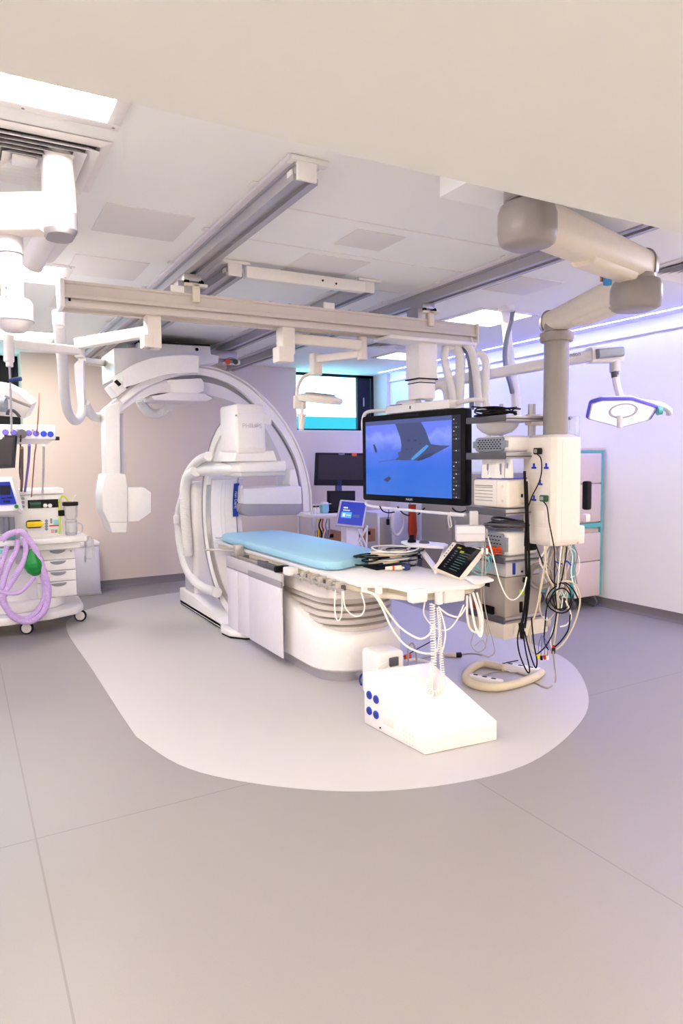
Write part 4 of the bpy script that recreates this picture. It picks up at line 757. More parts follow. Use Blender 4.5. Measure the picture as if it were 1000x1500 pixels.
b = MB(); beam(b, at(120, 528, 6.6), at(150, 531, 7.5), .07, .06, .008); b.build('carrier_bar', 'white', t); b = MB(); beam(b, at(124, 533.5, 6.62), at(150, 536, 7.52), .06, .012, .003); b.build('carrier_underside', 'cable_beige', t)
h = MB().hose([at(x, y, d) for x, y, d in ((124, 590, 6.5), (129, 601, 6.6), (138, 610, 6.8), (148, 610, 7.0), (155, 604, 7.1))], .046); tag(h.build('cable_hose', 'hose'), 'short white corrugated hose between the white cover and the left side of the arch', 'hose')
# ------------------------------------------------------------------ left: boom, service bar, anaesthesia machine
t = thing('ceiling_boom', 'bright white ceiling boom with two arms and a grey column head at the left edge', 'boom', at(15, 400, 3.3))
hub = at(86, 300, 3.02); HR = .068
def hp(e=0): return plan(hub.x-HR+e, hub.x+HR-e, hub.y-HR-.03+e, hub.y+HR+.03-e, .055, .055)
MB().loft([ring(hp(.012), 2.645), ring(hp(), 2.665), ring(hp(), lambda x, y: 2.675+max(0, (x-hub.x+HR))*.5)]).build('joint_cap', 'mid_grey', t)
MB().loft([ring(hp(), lambda x, y: 2.677+max(0, (x-hub.x+HR))*.5), ring(hp(), 2.80), ring(hp(.006), 2.97), ring(hp(.012), 2.999)]).build('ceiling_hub', 'white_gloss', t)
_e = at(-250, 305, 3.02); b = MB(); beam(b, (hub.x-.02, hub.y, 2.755), (_e.x, _e.y, 2.755), .15, .15, .05, n=6); b.build('lower_arm', 'white_gloss', t, ang=50)
b = MB(); beam(b, (hub.x-.06, hub.y, 2.675), (_e.x, _e.y, 2.675), .12, .04, .018); b.build('arm_underside', 'warm_white', t)
c = at(16, 380, 3.06)
MB().cyl((c.x, c.y, 2.585), (c.x, c.y, 2.665), .054).build('column_collar', 'lilac_white', t); MB().cyl((c.x, c.y, zat(c.x, c.y, 441)), (c.x, c.y, 2.58), .047, .05).build('column', 'lilac_white', t)
zt = zat(c.x, c.y, 438); zb = zat(c.x, c.y, 487)
hd = MB().lathe([(.04, zb), (.055, zb+.01), (.08, zb+.045), (.083, zb+.05), (.083, zt-.02), (.073, zt-.003), (.045, zt)], (c.x, c.y, 0), seg=32).build('column_head', 'lilac_white', t)
MB().lathe([(.0835, zb+.047), (.085, zb+.049), (.0835, zb+.053)], (c.x, c.y, 0), seg=32, cap=False).build('head_seam', 'mid_grey', hd)
for y in (420, 433): MB().cyl(at(9, y, 3.0)-V((0, 0.01, 0)), at(9, y, 3.03), .006, seg=8).build('screw', 'mid_grey', t)
b = MB(); beam(b, at(72, 335, 3.55), at(47, 388, 3.7), .11, .11, .05, n=6); b.build('second_boom_tube', 'lilac_white', t, ang=60)
b = MB(); beam(b, at(95, 335, 3.5), at(66, 372, 4.0), .12, .1, .045, n=6); b.build('second_boom_arm', 'lilac_white', t, ang=60)
# partly visible operating lamp at left edge
t = thing('surgical_lamp', 'tilted white operating lamp with a dark band cut off by the left edge', 'lamp', at(10, 595, 4.8))
b = MB(); slab(b, [at(x, y, d) for x, y, d in ((-60, 555, 4.75), (8, 566, 4.75), (28, 576, 4.8), (46, 592, 4.85), (36, 613, 4.85), (26, 611, 4.85), (-60, 604, 4.8))], .12); b.build('lamp_head', 'white_gloss', t)
b = MB(); beam(b, at(7, 580.5, 4.72), at(45, 595.5, 4.82), .012, .02, .004); b.build('dark_band', 'taupe', t)
MB().tube([at(11, 608, 4.74), at(12, 602, 4.74), at(18, 601, 4.76), (at(24, 605, 4.78)), at(29, 611, 4.8)], .011, 8).build('handle', 'dark_grey', t)
MB().cyl(at(9, 593, 4.7), at(-120, 585, 4.6), .05).build('lamp_arm', 'hose_grey', t); p = at(-120, 585, 4.6); MB().cyl((p.x, p.y, p.z-.06), (p.x, p.y, ZC-.002), .05).build('ceiling_tube', 'white', t)
# service bar
BY = 5.95
t = thing('service_bar', 'white wall-like service bar with a row of blue sockets at left', 'service panel', (-.1, 6.05, 1.8))
z1, z0 = zat(.5, BY, 622), zat(.5, BY, 650); x1 = onY(82, 636, BY).x
MB().box((-1.0, BY, z0+.03), (x1, BY+.18, z1), .015, 3).loft([[V((-1.0, BY+.01, z0+.04)), V((x1-.01, BY+.01, z0+.04)), V((x1-.01, BY+.17, z0+.04)), V((-1.0, BY+.17, z0+.04))], [V((-1.0, BY+.04, z0)), V((x1-.06, BY+.04, z0)), V((x1-.06, BY+.15, z0)), V((-1.0, BY+.15, z0))]]).build('housing', 'white', t)
MB().cyl((-.75, BY+.09, z1-.02), (-.75, BY+.09, ZC-.002), .08).build('drop_column', 'white', t)
for i, x in enumerate((8, 20, 42, 53, 64, 74)):
    c = onY(x, 633+i*.6, BY); MB().cyl((c.x, BY-.008, c.z), (c.x, BY+.01, c.z), .024, seg=18, bev=.004).build('socket', 'purple' if i < 4 else 'blue', t)
for x in (26, 48): c = onY(x, 630, BY); MB().cyl((c.x, BY-.008, c.z), (c.x, BY+.01, c.z), .01, seg=12).build('bolt', 'taupe', t)
c = onY(82, 642, BY); MB().box((c.x-.005, BY+.02, c.z-.015), (c.x+.03, BY+.06, c.z+.015), .004).build('bar_end_clip', 'charcoal', t)
def line3(px_, d0, d1): n = len(px_)-1; return [at(x, y, d0+(d1-d0)*i/n) for i, (x, y) in enumerate(px_)]
dB = (V((.35, BY, 1.9))-CC).dot(CW)
t = thing('power_plug', 'round dark plug in the service bar with a thin black lead hanging down', 'plug', at(31, 636, dB), 'plugs in the service bar')
MB().lathe([(.02, .06), (.034, .045), (.036, .0)], onY(31, 636, BY)+V((0, -.06, 0)), (0, 1, 0)).build('plug_body', 'dark_grey', t); MB().tube(line3([(30.5, 638), (29.5, 665), (28.5, 690), (30, 702)], dB-.06, 6.6), .006, 6).build('cord', 'cable_black', t)
for nm, l, r, m_, lab in (('gas_hose', [(32, 656), (32, 680), (32, 705), (31, 722)], .013, 'brown', 'brown gas hose hanging from the service bar at left'), ('gas_hose', [(43, 652), (42, 675), (39, 700), (36, 724)], .011, 'purple', 'violet gas hose hanging from the service bar at left'),
                          ('gas_hose', [(64, 652), (64, 680), (63, 705), (62, 722)], .010, 'hose', 'pale white gas hose hanging rightmost from the service bar')):
    tag(MB().tube(line3(l, dB-.02, 6.85), r, 8).build(nm, m_), lab, 'hose', 'gas hoses under the service bar')
tag(MB().tube([at(57.5, 576, 5.25)]+line3([(56, 610), (53.5, 640), (52.5, 655), (51, 663), (49, 690), (47, 715), (46, 728)], 5.25, 6.6), .005, 6).build('copper_lead', 'copper'), 'thin copper-red lead running upright in front of the service bar', 'cable')
t = thing('small_monitor', 'dark flat monitor cut off by the left edge below the service bar', 'monitor', at(-10, 660, 5.3))
b = MB(); slab(b, [at(x, y, 5.32) for x, y in ((-50, 634), (22, 638), (18.5, 685), (-50, 688))], .04); b.build('screen_panel', 'grey_screen', t)
b = MB(); slab(b, [at(x, y, 5.315) for x, y in ((-46, 638), (19.5, 641), (17, 680), (-46, 682))], .006); b.build('screen', 'dull_screen', t); MB().cyl(at(-5, 640, 5.36), at(-8, 640, 5.75), .03).build('monitor_bracket', 'white', t)
# anaesthesia machine
AY = 7.3
t = thing('anaesthesia_machine', 'white anaesthesia machine with four drawers and grey-rimmed casters at left', 'anaesthesia machine', (.4, 7.5, 0))
MB().prism([(-.35, 7.12), (.35, 7.07), (.72, 7.12), (.98, 7.25), (1.06, 7.40), (1.08, 7.86), (-.35, 7.9)], 2, .12, .20, .02).build('base', 'white', t)
MB().prism([(-.3, 7.22), (.45, 7.2), (.78, 7.3), (.9, 7.45), (.9, 7.8), (-.3, 7.8)], 2, .20, .31, .02).build('base_riser', 'white', t)
for x, y in ((1.03, 7.44), (.50, 7.16), (.98, 7.82), (-.25, 7.2)):
    X = Matrix.Translation((x, y, .062)) @ Matrix.Rotation(math.radians(-22), 4, 'Z')
    cst = MB(X).cyl((0, -.016, 0), (0, .016, 0), .062, seg=24, bev=.008).build('caster', 'charcoal', t); MB(X).cyl((0, -.019, 0), (0, .019, 0), .047, seg=24, bev=.003).build('caster_disc', 'white', cst); MB(X).box((-.02, .018, 0), (.02, .03, .075), .004).build('caster_fork', 'alu_dark', cst)
zs = [zat(.8, AY, y) for y in (804, 820, 836, 852, 874)]
MB().box((.30, AY+.02, .30), (.99, 7.85, zs[0]+.02), .01).build('cabinet_body', 'white', t)
for k in range(4):
    dr = MB().box((.62, AY-.012, zs[k+1]+.003), (.985, AY+.03, zs[k]-.003), .008).build('drawer', 'white', t)
    MB().prism([(.82+.075*math.cos(a), zs[k]-.012+.036*math.sin(a)) for a in [math.pi+math.pi*i/12 for i in range(13)]], 1, AY-.02, AY-.008, .004).build('drawer_handle', 'hose_grey', dr)
MB().cyl((.945, AY-.016, zs[0]-.03), (.945, AY-.01, zs[0]-.03), .009, seg=12).build('lock', 'mid_grey', t)
zw = zat(.8, 7.2, 796)
MB().prism([(.28, 7.24), (.75, 7.16), (1.09, 7.2), (1.12, 7.3), (1.1, 7.85), (.28, 7.85)], 2, zw, zw+.05, .012).build('worktop', 'white', t)
MB().box((.62, 7.22, zs[0]), (1.03, 7.8, zw), .01).build('apron', 'white', t)
UX0, UX1, UY = .40, .90, 7.45; zu = zat(.7, UY, 724)
u = MB().box((UX0, UY, zw+.04), (UX1, 7.8, zu), .012).build('upper_module', 'white', t)
MB().box((UX0-.03, UY-.03, zu), (UX1+.02, 7.82, zu+.055), .014).build('top_cap', 'white', t)
a, c = onY(41, 745, UY), onY(85, 731, UY); w_ = MB().box((a.x, UY-.004, a.z), (c.x, UY+.002, c.z), .002).build('display_window', 'charcoal', u)
a = onY(50, 739, UY); MB().cyl((a.x-.04, UY-.012, a.z), (a.x+.06, UY-.012, a.z), .03, seg=14).build('green_canister', 'green_dark', w_)
for x in (66, 73): a = onY(x, 740.5, UY); MB().cyl((a.x, UY-.03, a.z), (a.x, UY, a.z), .02, seg=14, bev=.004).build('white_knob', 'white', w_)
a, c = onY(38, 774, UY), onY(61, 761, UY); v = MB().box((a.x, UY-.05, a.z), (c.x, UY+.002, c.z), .025, 3).build('vaporiser', 'charcoal', t)
MB().box((a.x+.004, UY-.058, a.z+.012), (a.x+.15, UY-.03, c.z-.012), .02, 3).box((a.x+.06, UY-.064, a.z+.035), (a.x+.17, UY-.05, c.z-.035), .006).build('yellow_cover', 'yellow', v)
for k in range(4): a = onY(68, 763+k*4, UY); MB().cyl((a.x, UY-.006, a.z), (a.x, UY+.001, a.z), .015, seg=12).build('port', 'hose_grey', u)
for x, y, w2, h2, m_ in ((75, 763, .02, .05, 'hose_grey'), (82, 765, .05, .05, 'turquoise'), (79, 770, .09, .012, 'red'), (77, 778, .03, .04, 'pink'), (82, 778, .025, .03, 'hose_grey')): a = onY(x, y, UY); MB().box((a.x-w2/2, UY-.003, a.z-h2/2), (a.x+w2/2, UY, a.z+h2/2)).build('label', m_, u)
a = onY(33, 736, UY-.03)
for k in range(3): MB().cyl(onY(33.5, 730+k*6, UY)-V((0, .02, 0)), onY(33.5, 730+k*6, UY), .014, seg=12).build('control_knob', 'hose_grey', u)
b = MB(); slab(b, [at(x, y, d) for x, y, d in ((-60, 700, 6.5), (17, 698, 6.45), (28, 745, 6.3), (26, 748, 6.3), (-60, 752, 6.35))], .08); h_ = b.build('screen_housing', 'white', t)
b = MB(); slab(b, [at(x, y, d) for x, y, d in ((-50, 708, 6.46), (14, 705.5, 6.42), (24, 738, 6.31), (-50, 742, 6.35))], .004); s_ = b.build('screen', 's_navy', h_)
b = MB()
for x0, y0, x1_, y1_ in ((0, 711, 15, 725), (2, 729, 8, 731), (5, 733, 15, 736), (10, 728, 18, 730)):
    dd = lambda y: 6.42-(y-705)*.0033
    b.add([at(x0, y0, dd(y0)), at(x1_, y0, dd(y0)), at(x1_, y1_, dd(y1_)), at(x0, y1_, dd(y1_))], [[0, 1, 2, 3]])
b.build('screen_blocks', 's_dark', s_, smooth=False); MB().cyl(at(24, 742, 6.27), at(24, 742, 6.31), .018, seg=14).build('green_knob', 'green', h_)
MB().box((-.3, 7.42, zw+.06), (.42, 7.8, zu+.13), .02).build('rear_body', 'white', t)
b = MB()
for x in (2, 9, 17): c = onY(x, 768, 7.38); b.cyl((c.x, 7.38, c.z-.09), (c.x, 7.38, c.z+.07), .028, seg=14)
b.build('gas_cylinder_row', 'hose_grey', t)
MB().box(onY(22, 812, 7.3)+V((0, 0, -.1)), onY(38, 800, 7.3)+V((0, .1, 0)), .01).box(onY(-5, 800, 7.25), onY(30, 786, 7.25)+V((0, .1, 0)), .015).build('absorber_block', 'clear_soft', t)
b = MB().cyl(onY(17, 789, 7.1), onY(17, 782, 7.12), .035).build('teal_elbow', 'teal', t); MB().tube([onY(20, 790, 7.1), onY(28, 783, 7.1), onY(38, 780, 7.15)], .025, 10).build('clear_tube', 'clear_soft', t)
MB().box(onY(-8, 812, 7.15), onY(8, 804, 7.15)+V((0, .05, 0)), .01).build('blue_filter', 'turquoise', t)
HP = 'lilac breathing hoses on the anaesthesia machine'
for l, r, lab, d in (([(2, 792), (12, 783), (30, 779), (42, 790), (55, 812), (66, 842), (71, 868), (66, 892), (54, 906), (38, 911), (20, 904), (8, 888), (2, 868)], .030, 'long outer loop of lilac corrugated hose hanging lowest on the machine', 7.02),
                    ([(-8, 868), (4, 884), (14, 897), (30, 906), (46, 903), (60, 888), (67, 868), (62, 842), (50, 810), (38, 788)], .028, 'inner loop of lilac hose just inside the long outer loop', 7.06),
                    ([(26, 790), (24, 806), (14, 826), (6, 848), (2, 872), (4, 884)], .027, 'lilac hose slanting down along the left of the bundle', 7.06),
                    ([(36, 788), (38, 806), (34, 824), (22, 845), (10, 864), (6, 874)], .027, 'lilac hose slanting down in the middle beside the green bag', 7.03),
                    ([(-5, 864), (12, 869), (28, 868), (40, 858), (48, 848), (51, 844)], .02, 'thinner lilac tube curving up to the tip of the green bag', 7.0),
                    ([(10, 800), (6, 815), (1, 830), (-4, 850)], .027, 'short lilac hose at the very left edge of the machine', 7.08)):
    tag(MB().hose([onY(x, y, d) for x, y in l], r, .016, .9, 10).build('breathing_hose', 'hose_lilac'), lab, 'hose', HP)
t = thing('breathing_bag', 'dark green breathing bag hanging in front of the white drawers', 'bag', onY(52, 843, 7.06))
p0, p1 = onY(46, 804, 7.06), onY(53, 843, 7.06); L = (p1-p0).length
MB().lathe([(.03, 0), (.05, .02), (.07, L*.2), (.092, L*.5), (.092, L*.65), (.07, L*.85), (.03, L), (.002, L+.004)], p0, p1-p0, 14).build('bag', 'green', t, ang=15); MB().cyl(p0+V((0, 0, .05)), p0-V((0, 0, .01)), .028).build('bag_neck', 'white', t)
t = thing('suction_jar', 'clear suction jar with black lid standing at the right of the white worktop', 'jar', onY(104, 785, 7.5))
c = onY(105, 786, 7.45); c.z = zw+.05
MB().lathe([(.055, .0), (.06, .02), (.06, .15), (.052, .16), (.068, .20), (.072, .30)], c, seg=20).build('jar_body', 'clear_soft', t); MB().cyl(c+V((0, 0, .30)), c+V((0, 0, .34)), .078, bev=.006).build('lid', 'charcoal', t); MB().cyl(c+V((0, 0, .02)), c+V((0, 0, .13)), .05, bev=.01).build('liner', 'paper', t)
MB().box(c+V((-.12, -.03, .2)), c+V((-.06, .03, .26)), .006).build('jar_clamp', 'black', t); MB().tube([c+V((-.02, -.02, .35)), c+V((-.06, -.02, .40)), c+V((-.1, -.02, .37)), c+V((-.11, -.02, .25)), c+V((-.11, -.02, .1)), c+V((-.12, -.02, .02))], .008, 8).build('yellow_tube', 'lime', t); MB().tube([c+V((.06, -.01, .12)), c+V((.1, -.01, .1)), c+V((.1, -.01, .03)), c+V((.06, -.01, .01))], .006, 8).build('jar_handle', 'clear_soft', t)
MB().tube([c+V((.02, 0, .34)), c+V((.04, 0, .39)), c+V((.06, 0, .41))], .005, 6).build('vacuum_tube', 'cable_white', t)
b = MB().prism([(7.3, zw-.2), (7.42, zw-.2), (7.46, zw+.02), (7.28, zw+.02)], 0, 1.095, 1.17, .008); tag(b.build('clear_pouch', 'clear_soft'), 'clear plastic pouch hanging at the right end of the worktop', 'pouch')
t = thing('low_cabinet', 'low lilac-white cabinet standing against the back wall beside the drawers', 'cabinet', (1.33, 9.0, 0))
zc = zat(1.4, 8.85, 800); MB().box((1.10, 8.86, 0.02), (1.48, 9.22, zc), .006).build('carcass', 'lilac_white', t); MB().box((1.09, 8.84, zc), (1.49, 9.22, zc+.05), .01).build('lid', 'white', t); dr = MB().box((1.11, 8.845, .05), (1.465, 8.865, zc-.015), .004).build('door', 'lilac_white', t); MB().box((1.30, 8.835, .42), (1.315, 8.848, .5), .003).build('latch', 'hose_grey', dr); MB().box((1.09, 8.86, 0.001), (1.49, 9.2, .03), .004).build('plinth', 'pale_grey', t)
# ------------------------------------------------------------------ behind the table: carts, screens, cabinets
CYF = 8.05
t = thing('instrument_trolley', 'white trolley with open shelves holding leads and boxes behind the table', 'trolley', (3.5, 8.25, 0))
x0, x1 = onY(457, 760, CYF).x, onY(533, 760, CYF).x; zt = zat(3.5, CYF, 757)
MB().box((x0, CYF, zt-.05), (x1, CYF+.5, zt), .012).build('top_tray', 'white', t); MB().box((x0+.02, CYF+.02, .45), (x1-.02, CYF+.48, .48), .004).build('shelf', 'white', t); MB().box((x0+.02, CYF+.02, .18), (x1-.02, CYF+.48, .22), .004).build('shelf', 'white', t)
for x in (x0+.03, x1-.03):
    for y in (CYF+.03, CYF+.47):
        MB().box((x-.015, y-.015, .1), (x+.015, y+.015, zt-.05), .004).build('upright', 'lilac_white', t); MB().cyl((x-.012, y, .05), (x+.012, y, .05), .05, seg=16).build('caster', 'charcoal', t)
MB().tube([(x0, CYF+.02, zt+.0), (x0-.0, CYF+.02, zt+.11), (x0+.02, CYF+.02, zt+.13), (x0+.3, CYF+.02, zt+.13)], .006, 6).build('rail', 'lilac_white', t)
for i, (x, y, w_, lab) in enumerate(((472, 778, .16, 'brown cardboard box on the trolley shelf left of the white stand'), (527, 776, .12, 'brown cardboard box on the trolley shelf right of the white stand'))):
    c = onY(x, y, CYF+.12); bx = MB().box((c.x, CYF+.1, .482), (c.x+w_+.12, CYF+.4, .66), .004).build('cardboard_box', 'wood'); tag(bx, lab, 'box', 'cardboard boxes on the trolley'); MB().box((c.x+.1, CYF+.098, .58), (c.x+.16, CYF+.101, .63)).build('print', 'black', bx)
random.seed(3)
cols = ['cable_beige', 'yellow', 'cable_black', 'red', 'cable_white', 'taupe', 'hose_grey']
names = ['beige', 'yellow', 'black', 'red', 'white', 'brown', 'grey']
for i in range(7):
    x = 464+i*3.0; l = [(x, 760), (x+random.uniform(-3, 3), 770), (x+random.uniform(-5, 2), 782), (x-random.uniform(0, 5), 796)]
    tag(MB().tube([onY(a, b_, CYF-.03-.01*(i % 3)) for a, b_ in l], .011, 6).build('lead', cols[i]), names[i]+' lead hanging in the bundle over the trolley front', 'lead', 'leads hanging from the trolley')
t = thing('wide_monitor', 'wide black switched-off monitor with an orange tag behind the trolley', 'monitor', (3.6, 8.45, zt))
MY = 8.4; b = MB(); slab(b, [onY(x, y, MY) for x, y in ((464, 663), (556, 664), (556, 712), (462, 711))], .05); b.build('housing', 'charcoal', t)
b = MB(); slab(b, [onY(x, y, MY-.003) for x, y in ((467, 666), (552, 668), (552, 703), (466, 702))], .004); sc_ = b.build('screen', 'dull_screen', t)
a = onY(519, 666, MY-.01); MB().box((a.x-.04, MY-.008, a.z-.02), (a.x+.04, MY, a.z+.018), .002).build('orange_tag', 'orange', t); a = onY(500, 665, MY); text('brand_text', 'PHILIPS', .03, a+V((0, -.004, -.004)), (1, 0, 0), (0, 0, 1), 'pale_grey', t)
a = onY(497, 712, MY); MB().box((a.x-.04, MY, zt+.0), (a.x+.04, MY+.06, a.z+.1), .006).build('monitor_stand', 'navy', t); MB().box((a.x-.15, MY-.1, zt), (a.x+.15, MY+.1, zt+.02), .006).build('stand_foot', 'navy', t)
t = thing('laptop_screen', 'small black device with upright dark screen standing on the trolley', 'device', (3.5, 8.2, zt))
b = MB(); slab(b, [onY(x, y, 8.2) for x, y in ((480, 719), (520, 719), (520, 750), (480, 752))], .03); b.build('lid', 'charcoal', t); b = MB(); slab(b, [onY(x, y, 8.195) for x, y in ((483, 722), (517, 722), (517, 743), (483, 744))], .004); b.build('screen', 'grey_screen', t); a = onY(480, 755, 8.12); c = onY(521, 755, 8.12); MB().box((a.x, 8.09, zt+.001), (c.x, 8.24, zt+.03), .006).build('base', 'black', t)
a = onY(475, 750, 8.15); o = MB().box((a.x-.05, 8.1, zt+.001), (a.x+.05, 8.2, zt+.13), .02, 3).build('wipes_tub', 'turquoise'); tag(o, 'turquoise wipes tub on the trolley beside the small black screen', 'tub'); MB().box((a.x-.045, 8.105, zt+.125), (a.x+.045, 8.195, zt+.15), .012).build('tub_lid', 'white', o)
for i, x in enumerate((461, 466)):
    a = onY(x, 752, 8.12); o = MB().lathe([(.025, 0), (.026, .06), (.018, .075), (.018, .09)], (a.x, 8.13, zt+.001), seg=14).build('vial', 'white'); tag(o, ['white vial at the trolley corner, leftmost', 'white vial at the trolley corner next to the turquoise tub'][i], 'vial', 'vials on the trolley'); MB().cyl((a.x, 8.13, zt+.09), (a.x, 8.13, zt+.105), .02, seg=12).build('cap', 'charcoal', o)
# tablet on white stand
t = thing('touch_display', 'tilted touch display with a blue screen on a white stand behind the mattress', 'display', onY(514, 800, 7.25))
b = MB(); slab(b, [onY(x, y, Y) for x, y, Y in ((499, 732, 7.35), (538, 735, 7.3), (532, 773, 7.15), (492, 769, 7.2))], .035); h_ = b.build('housing', 'pale_grey', t)
ins = [onY(x, y, Y) for x, y, Y in ((500.5, 734, 7.345), (536, 737, 7.295), (530, 770, 7.155), (494, 766.5, 7.205))]
ins = [p+(CC-p).normalized()*.006 for p in ins]; b = MB(); slab(b, ins, .004); s_ = b.build('screen', 's_navy', h_)
def uvq(q, u, v): return (q[0].lerp(q[1], u)).lerp(q[3].lerp(q[2], u), v)
def ui(q, rects, name, mats, parent, off=.002):
    b = MB()
    for u0, v0, u1, v1, k in rects: b.mat(k).add([p+(CC-p).normalized()*off for p in (uvq(q, u0, v0), uvq(q, u1, v0), uvq(q, u1, v1), uvq(q, u0, v1))], [[0, 1, 2, 3]])
    return b.build(name, mats, parent, smooth=False)
ui(ins, [(.12, .25, .3, .31, 0), (.12, .37, .40, .41, 0), (.08, .47, .5, .73, 1), (.55, .55, .82, .68, 2), (.1, .1, .2, .13, 2), (.84, .12, .9, .15, 2), (.14, .53, .24, .68, 0), (.28, .58, .46, .62, 0)], 'screen_tiles', ['s_white', 's_cyan', 's_bar'], s_)
c = onY(514, 775, 7.25); MB().box((c.x-.085, 7.22, .12), (c.x+.085, 7.36, c.z+.03), .01).build('stand', 'lilac_white', t); MB().box((c.x-.25, 7.1, .03), (c.x+.25, 7.5, .12), .02).build('stand_base', 'white', t)
for sx in (-1, 1):
    for yy in (7.15, 7.45): MB().cyl((c.x+sx*.2-.012, yy, .03), (c.x+sx*.2+.012, yy, .03), .03, seg=14).build('caster', 'charcoal', t)
for i, l in enumerate(([(522, 772), (528, 783), (536, 800)], [(536, 773), (530, 785), (520, 800)], [(527, 772), (524, 786), (531, 802)], [(537, 770), (537, 785), (536, 802)])):
    tag(MB().tube([onY(x, y, 7.3+.02*i) for x, y in l], .014, 8).build('white_lead', 'cable_white'), ['white lead slanting right behind the touch display stand', 'white lead slanting left beside the touch display stand', 'white lead running straight down beside the display stand', 'white lead at the right edge of the touch display'][i], 'lead', 'white leads by the touch display')
# cabinets along the right wall
t = thing('steel_cabinet', 'grey steel cabinet with two doors standing under the big monitor by the wall', 'cabinet', (5.8, 7.0, 0))
ya, yb = onX(690, 760, 5.52).y-.4, onX(617, 760, 5.52).y; ym = onX(662, 760, 5.52).y
MB().box((5.54, ya, .05), (6.06, yb, 1.45), .006).build('carcass', 'cable_grey', t); MB().box((5.56, ya+.02, .001), (6.04, yb-.02, .06)).build('plinth', 'taupe', t)
for p, q in ((ya+.005, ym-.004), (ym+.004, yb-.005)): d_ = MB().box((5.52, p, .07), (5.542, q, 1.44), .004).build('door', 'cable_grey', t); MB().box((5.505, p+.05 if p > ym else q-.07, .7), (5.522, p+.07 if p > ym else q-.05, .85), .004).build('door_handle', 'steel', d_)
t = thing('white_vented_cabinet', 'white framed cabinet with a grey vent mesh in the corner behind the table', 'cabinet', (5.2, 8.6, 0))
VY = 8.5; a, c = onY(553, 800, VY), onY(600, 750, VY); z1 = zat(5.2, VY, 752)
MB().box((a.x, VY, .02), (c.x+.1, VY+.5, z1), .008).build('carcass', 'lilac_white', t); p, q = onY(556.5, 799, VY), onY(573, 757, VY)
MB().box((p.x, VY-.006, p.z), (q.x, VY+.002, q.z), .003).build('vent_mesh', 'cable_grey', t); MB().box((a.x, VY-.01, z1-.05), (a.x+.03, VY+.01, .05), .002).box((q.x+.02, VY-.01, .05), (q.x+.05, VY+.01, z1-.05), .002).build('frame', 'white', t)
o = MB().tube([onY(x, y, 8.3) for x, y in ((576, 748), (574, 765), (575, 777), (581, 784), (588, 778), (591, 763), (587, 751))], .022, 10); tag(o.build('clear_tube', 'hose'), 'white tube loop hanging in front of the vented cabinet', 'tube')
o = MB().tube([onY(x, y, 8.2) for x, y in ((591, 752), (599, 766), (606, 778), (614, 792))], .018, 10); tag(o.build('clear_tube', 'hose'), 'straight white tube slanting beside the orange post', 'tube')
p = onY(603, 760, 8.1); t = thing('apron_stand', 'orange-red lead apron hanging on a stand behind the white tray', 'apron', (p.x, 8.1, 0)); MB().loft([ring(plan(p.x-.06-e, p.x+.06+e, 8.05, 8.13, .03, .03), z) for e, z in ((-.02, .45), (.01, .6), (0.0, .75), (-.01, .9), (-.005, .98))]).build('apron', 'apron_red', t); MB().cyl((p.x, 8.14, .03), (p.x, 8.14, 1.02), .014, seg=10).build('stand_pole', 'alu', t); MB().cyl((p.x, 8.14, 0.001), (p.x, 8.14, .03), .16, bev=.006).build('stand_foot', 'alu_dark', t)
p = onY(568, 764, 8.35); o = MB().box(p+V((-.02, -.02, -.05)), p+V((.02, .02, .04)), .008); o.tube([p+V((0, 0, .03)), p+V((.01, 0, .1)), p+V((.02, 0, .2))], .006, 6); tag(o.build('hanging_plug', 'charcoal'), 'black plug hanging on its lead before the vented cabinet', 'plug')
# ------------------------------------------------------------------ on and around the table foot
t = thing('side_tray', 'small white tray on an angled arm at the far side of the table foot', 'tray', onZ(640, 838, .826))
TY = .97
pl = [onZ(x, y, TY) for x, y in ((587, 793.5), (600, 791), (652, 796), (656, 799), (650, 801.5), (600, 799))]
MB().prism([(p.x, p.y) for p in pl], 2, TY-.015, TY+.004, .004).build('tray_top', 'white', t)
b = MB(); beam(b, onZ(612, 799, TY-.02), onZ(641, 838, .84), .035, .03, .006); b.build('tray_arm', 'white', t); b = MB(); beam(b, onZ(654, 799, TY-.02), onZ(638, 838, .84), .025, .025, .006); b.build('tray_strut', 'white', t)
c = onZ(621, 795.5, TY+.004); o = MB().ball((c.x, c.y, TY+.004), .05, 16, (.75, 1.0, .55)).build('computer_mouse', 'dark_grey'); tag(o, 'dark grey computer mouse on the small white tray', 'mouse')
c = onZ(603, 794.5, TY+.004); o = MB().lathe([(.035, 0), (.035, .015), (.022, .03), (.018, .055), (.02, .06)], (c.x, c.y, TY+.005), seg=14).build('joystick', 'black'); tag(o, 'short black joystick knob on the small white tray', 'knob')
q = [at(663, 794, 4.98), at(708, 805, 4.73), at(673, 849, 4.60), at(634, 832, 4.85)]
t = thing('touch_module', 'tilted dark touch screen with white keypad edge on the table foot', 'control screen', onZ(655, 842, .826))
b = MB(); slab(b, q, .03); h_ = b.build('housing', 'ivory', t)
n_ = (q[1]-q[0]).cross(q[3]-q[0]).normalized(); n_ = n_ if n_.dot(CC-q[0]) > 0 else -n_
sq = [uvq(q, *uv)+n_*.003 for uv in ((.15, .02), (.95, .03), (.95, .96), (.13, .96))]; b = MB(); slab(b, sq, .003); s_ = b.build('screen', 'black_gloss', h_)
rc = [(.14, .10, .3, .15, 0), (.35, .20, .5, .28, 1)]
for r_ in range(8): rc += [(.16+.02*(r_ % 2), .25+.085*r_, .26, .275+.085*r_, 2), (.42, .25+.085*r_, .8-.04*(r_ % 3), .27+.085*r_, 3)]
ui(sq, rc, 'screen_rows', ['s_yellow', 's_yellow', 's_grey', 's_green'], s_, .0015)
for k in range(5): c = uvq(q, .07, .12+.1*k)+n_*.002; MB().cyl(c-n_*.004, c+n_*.003, .006, seg=10).build('key', 'hose_grey', h_)
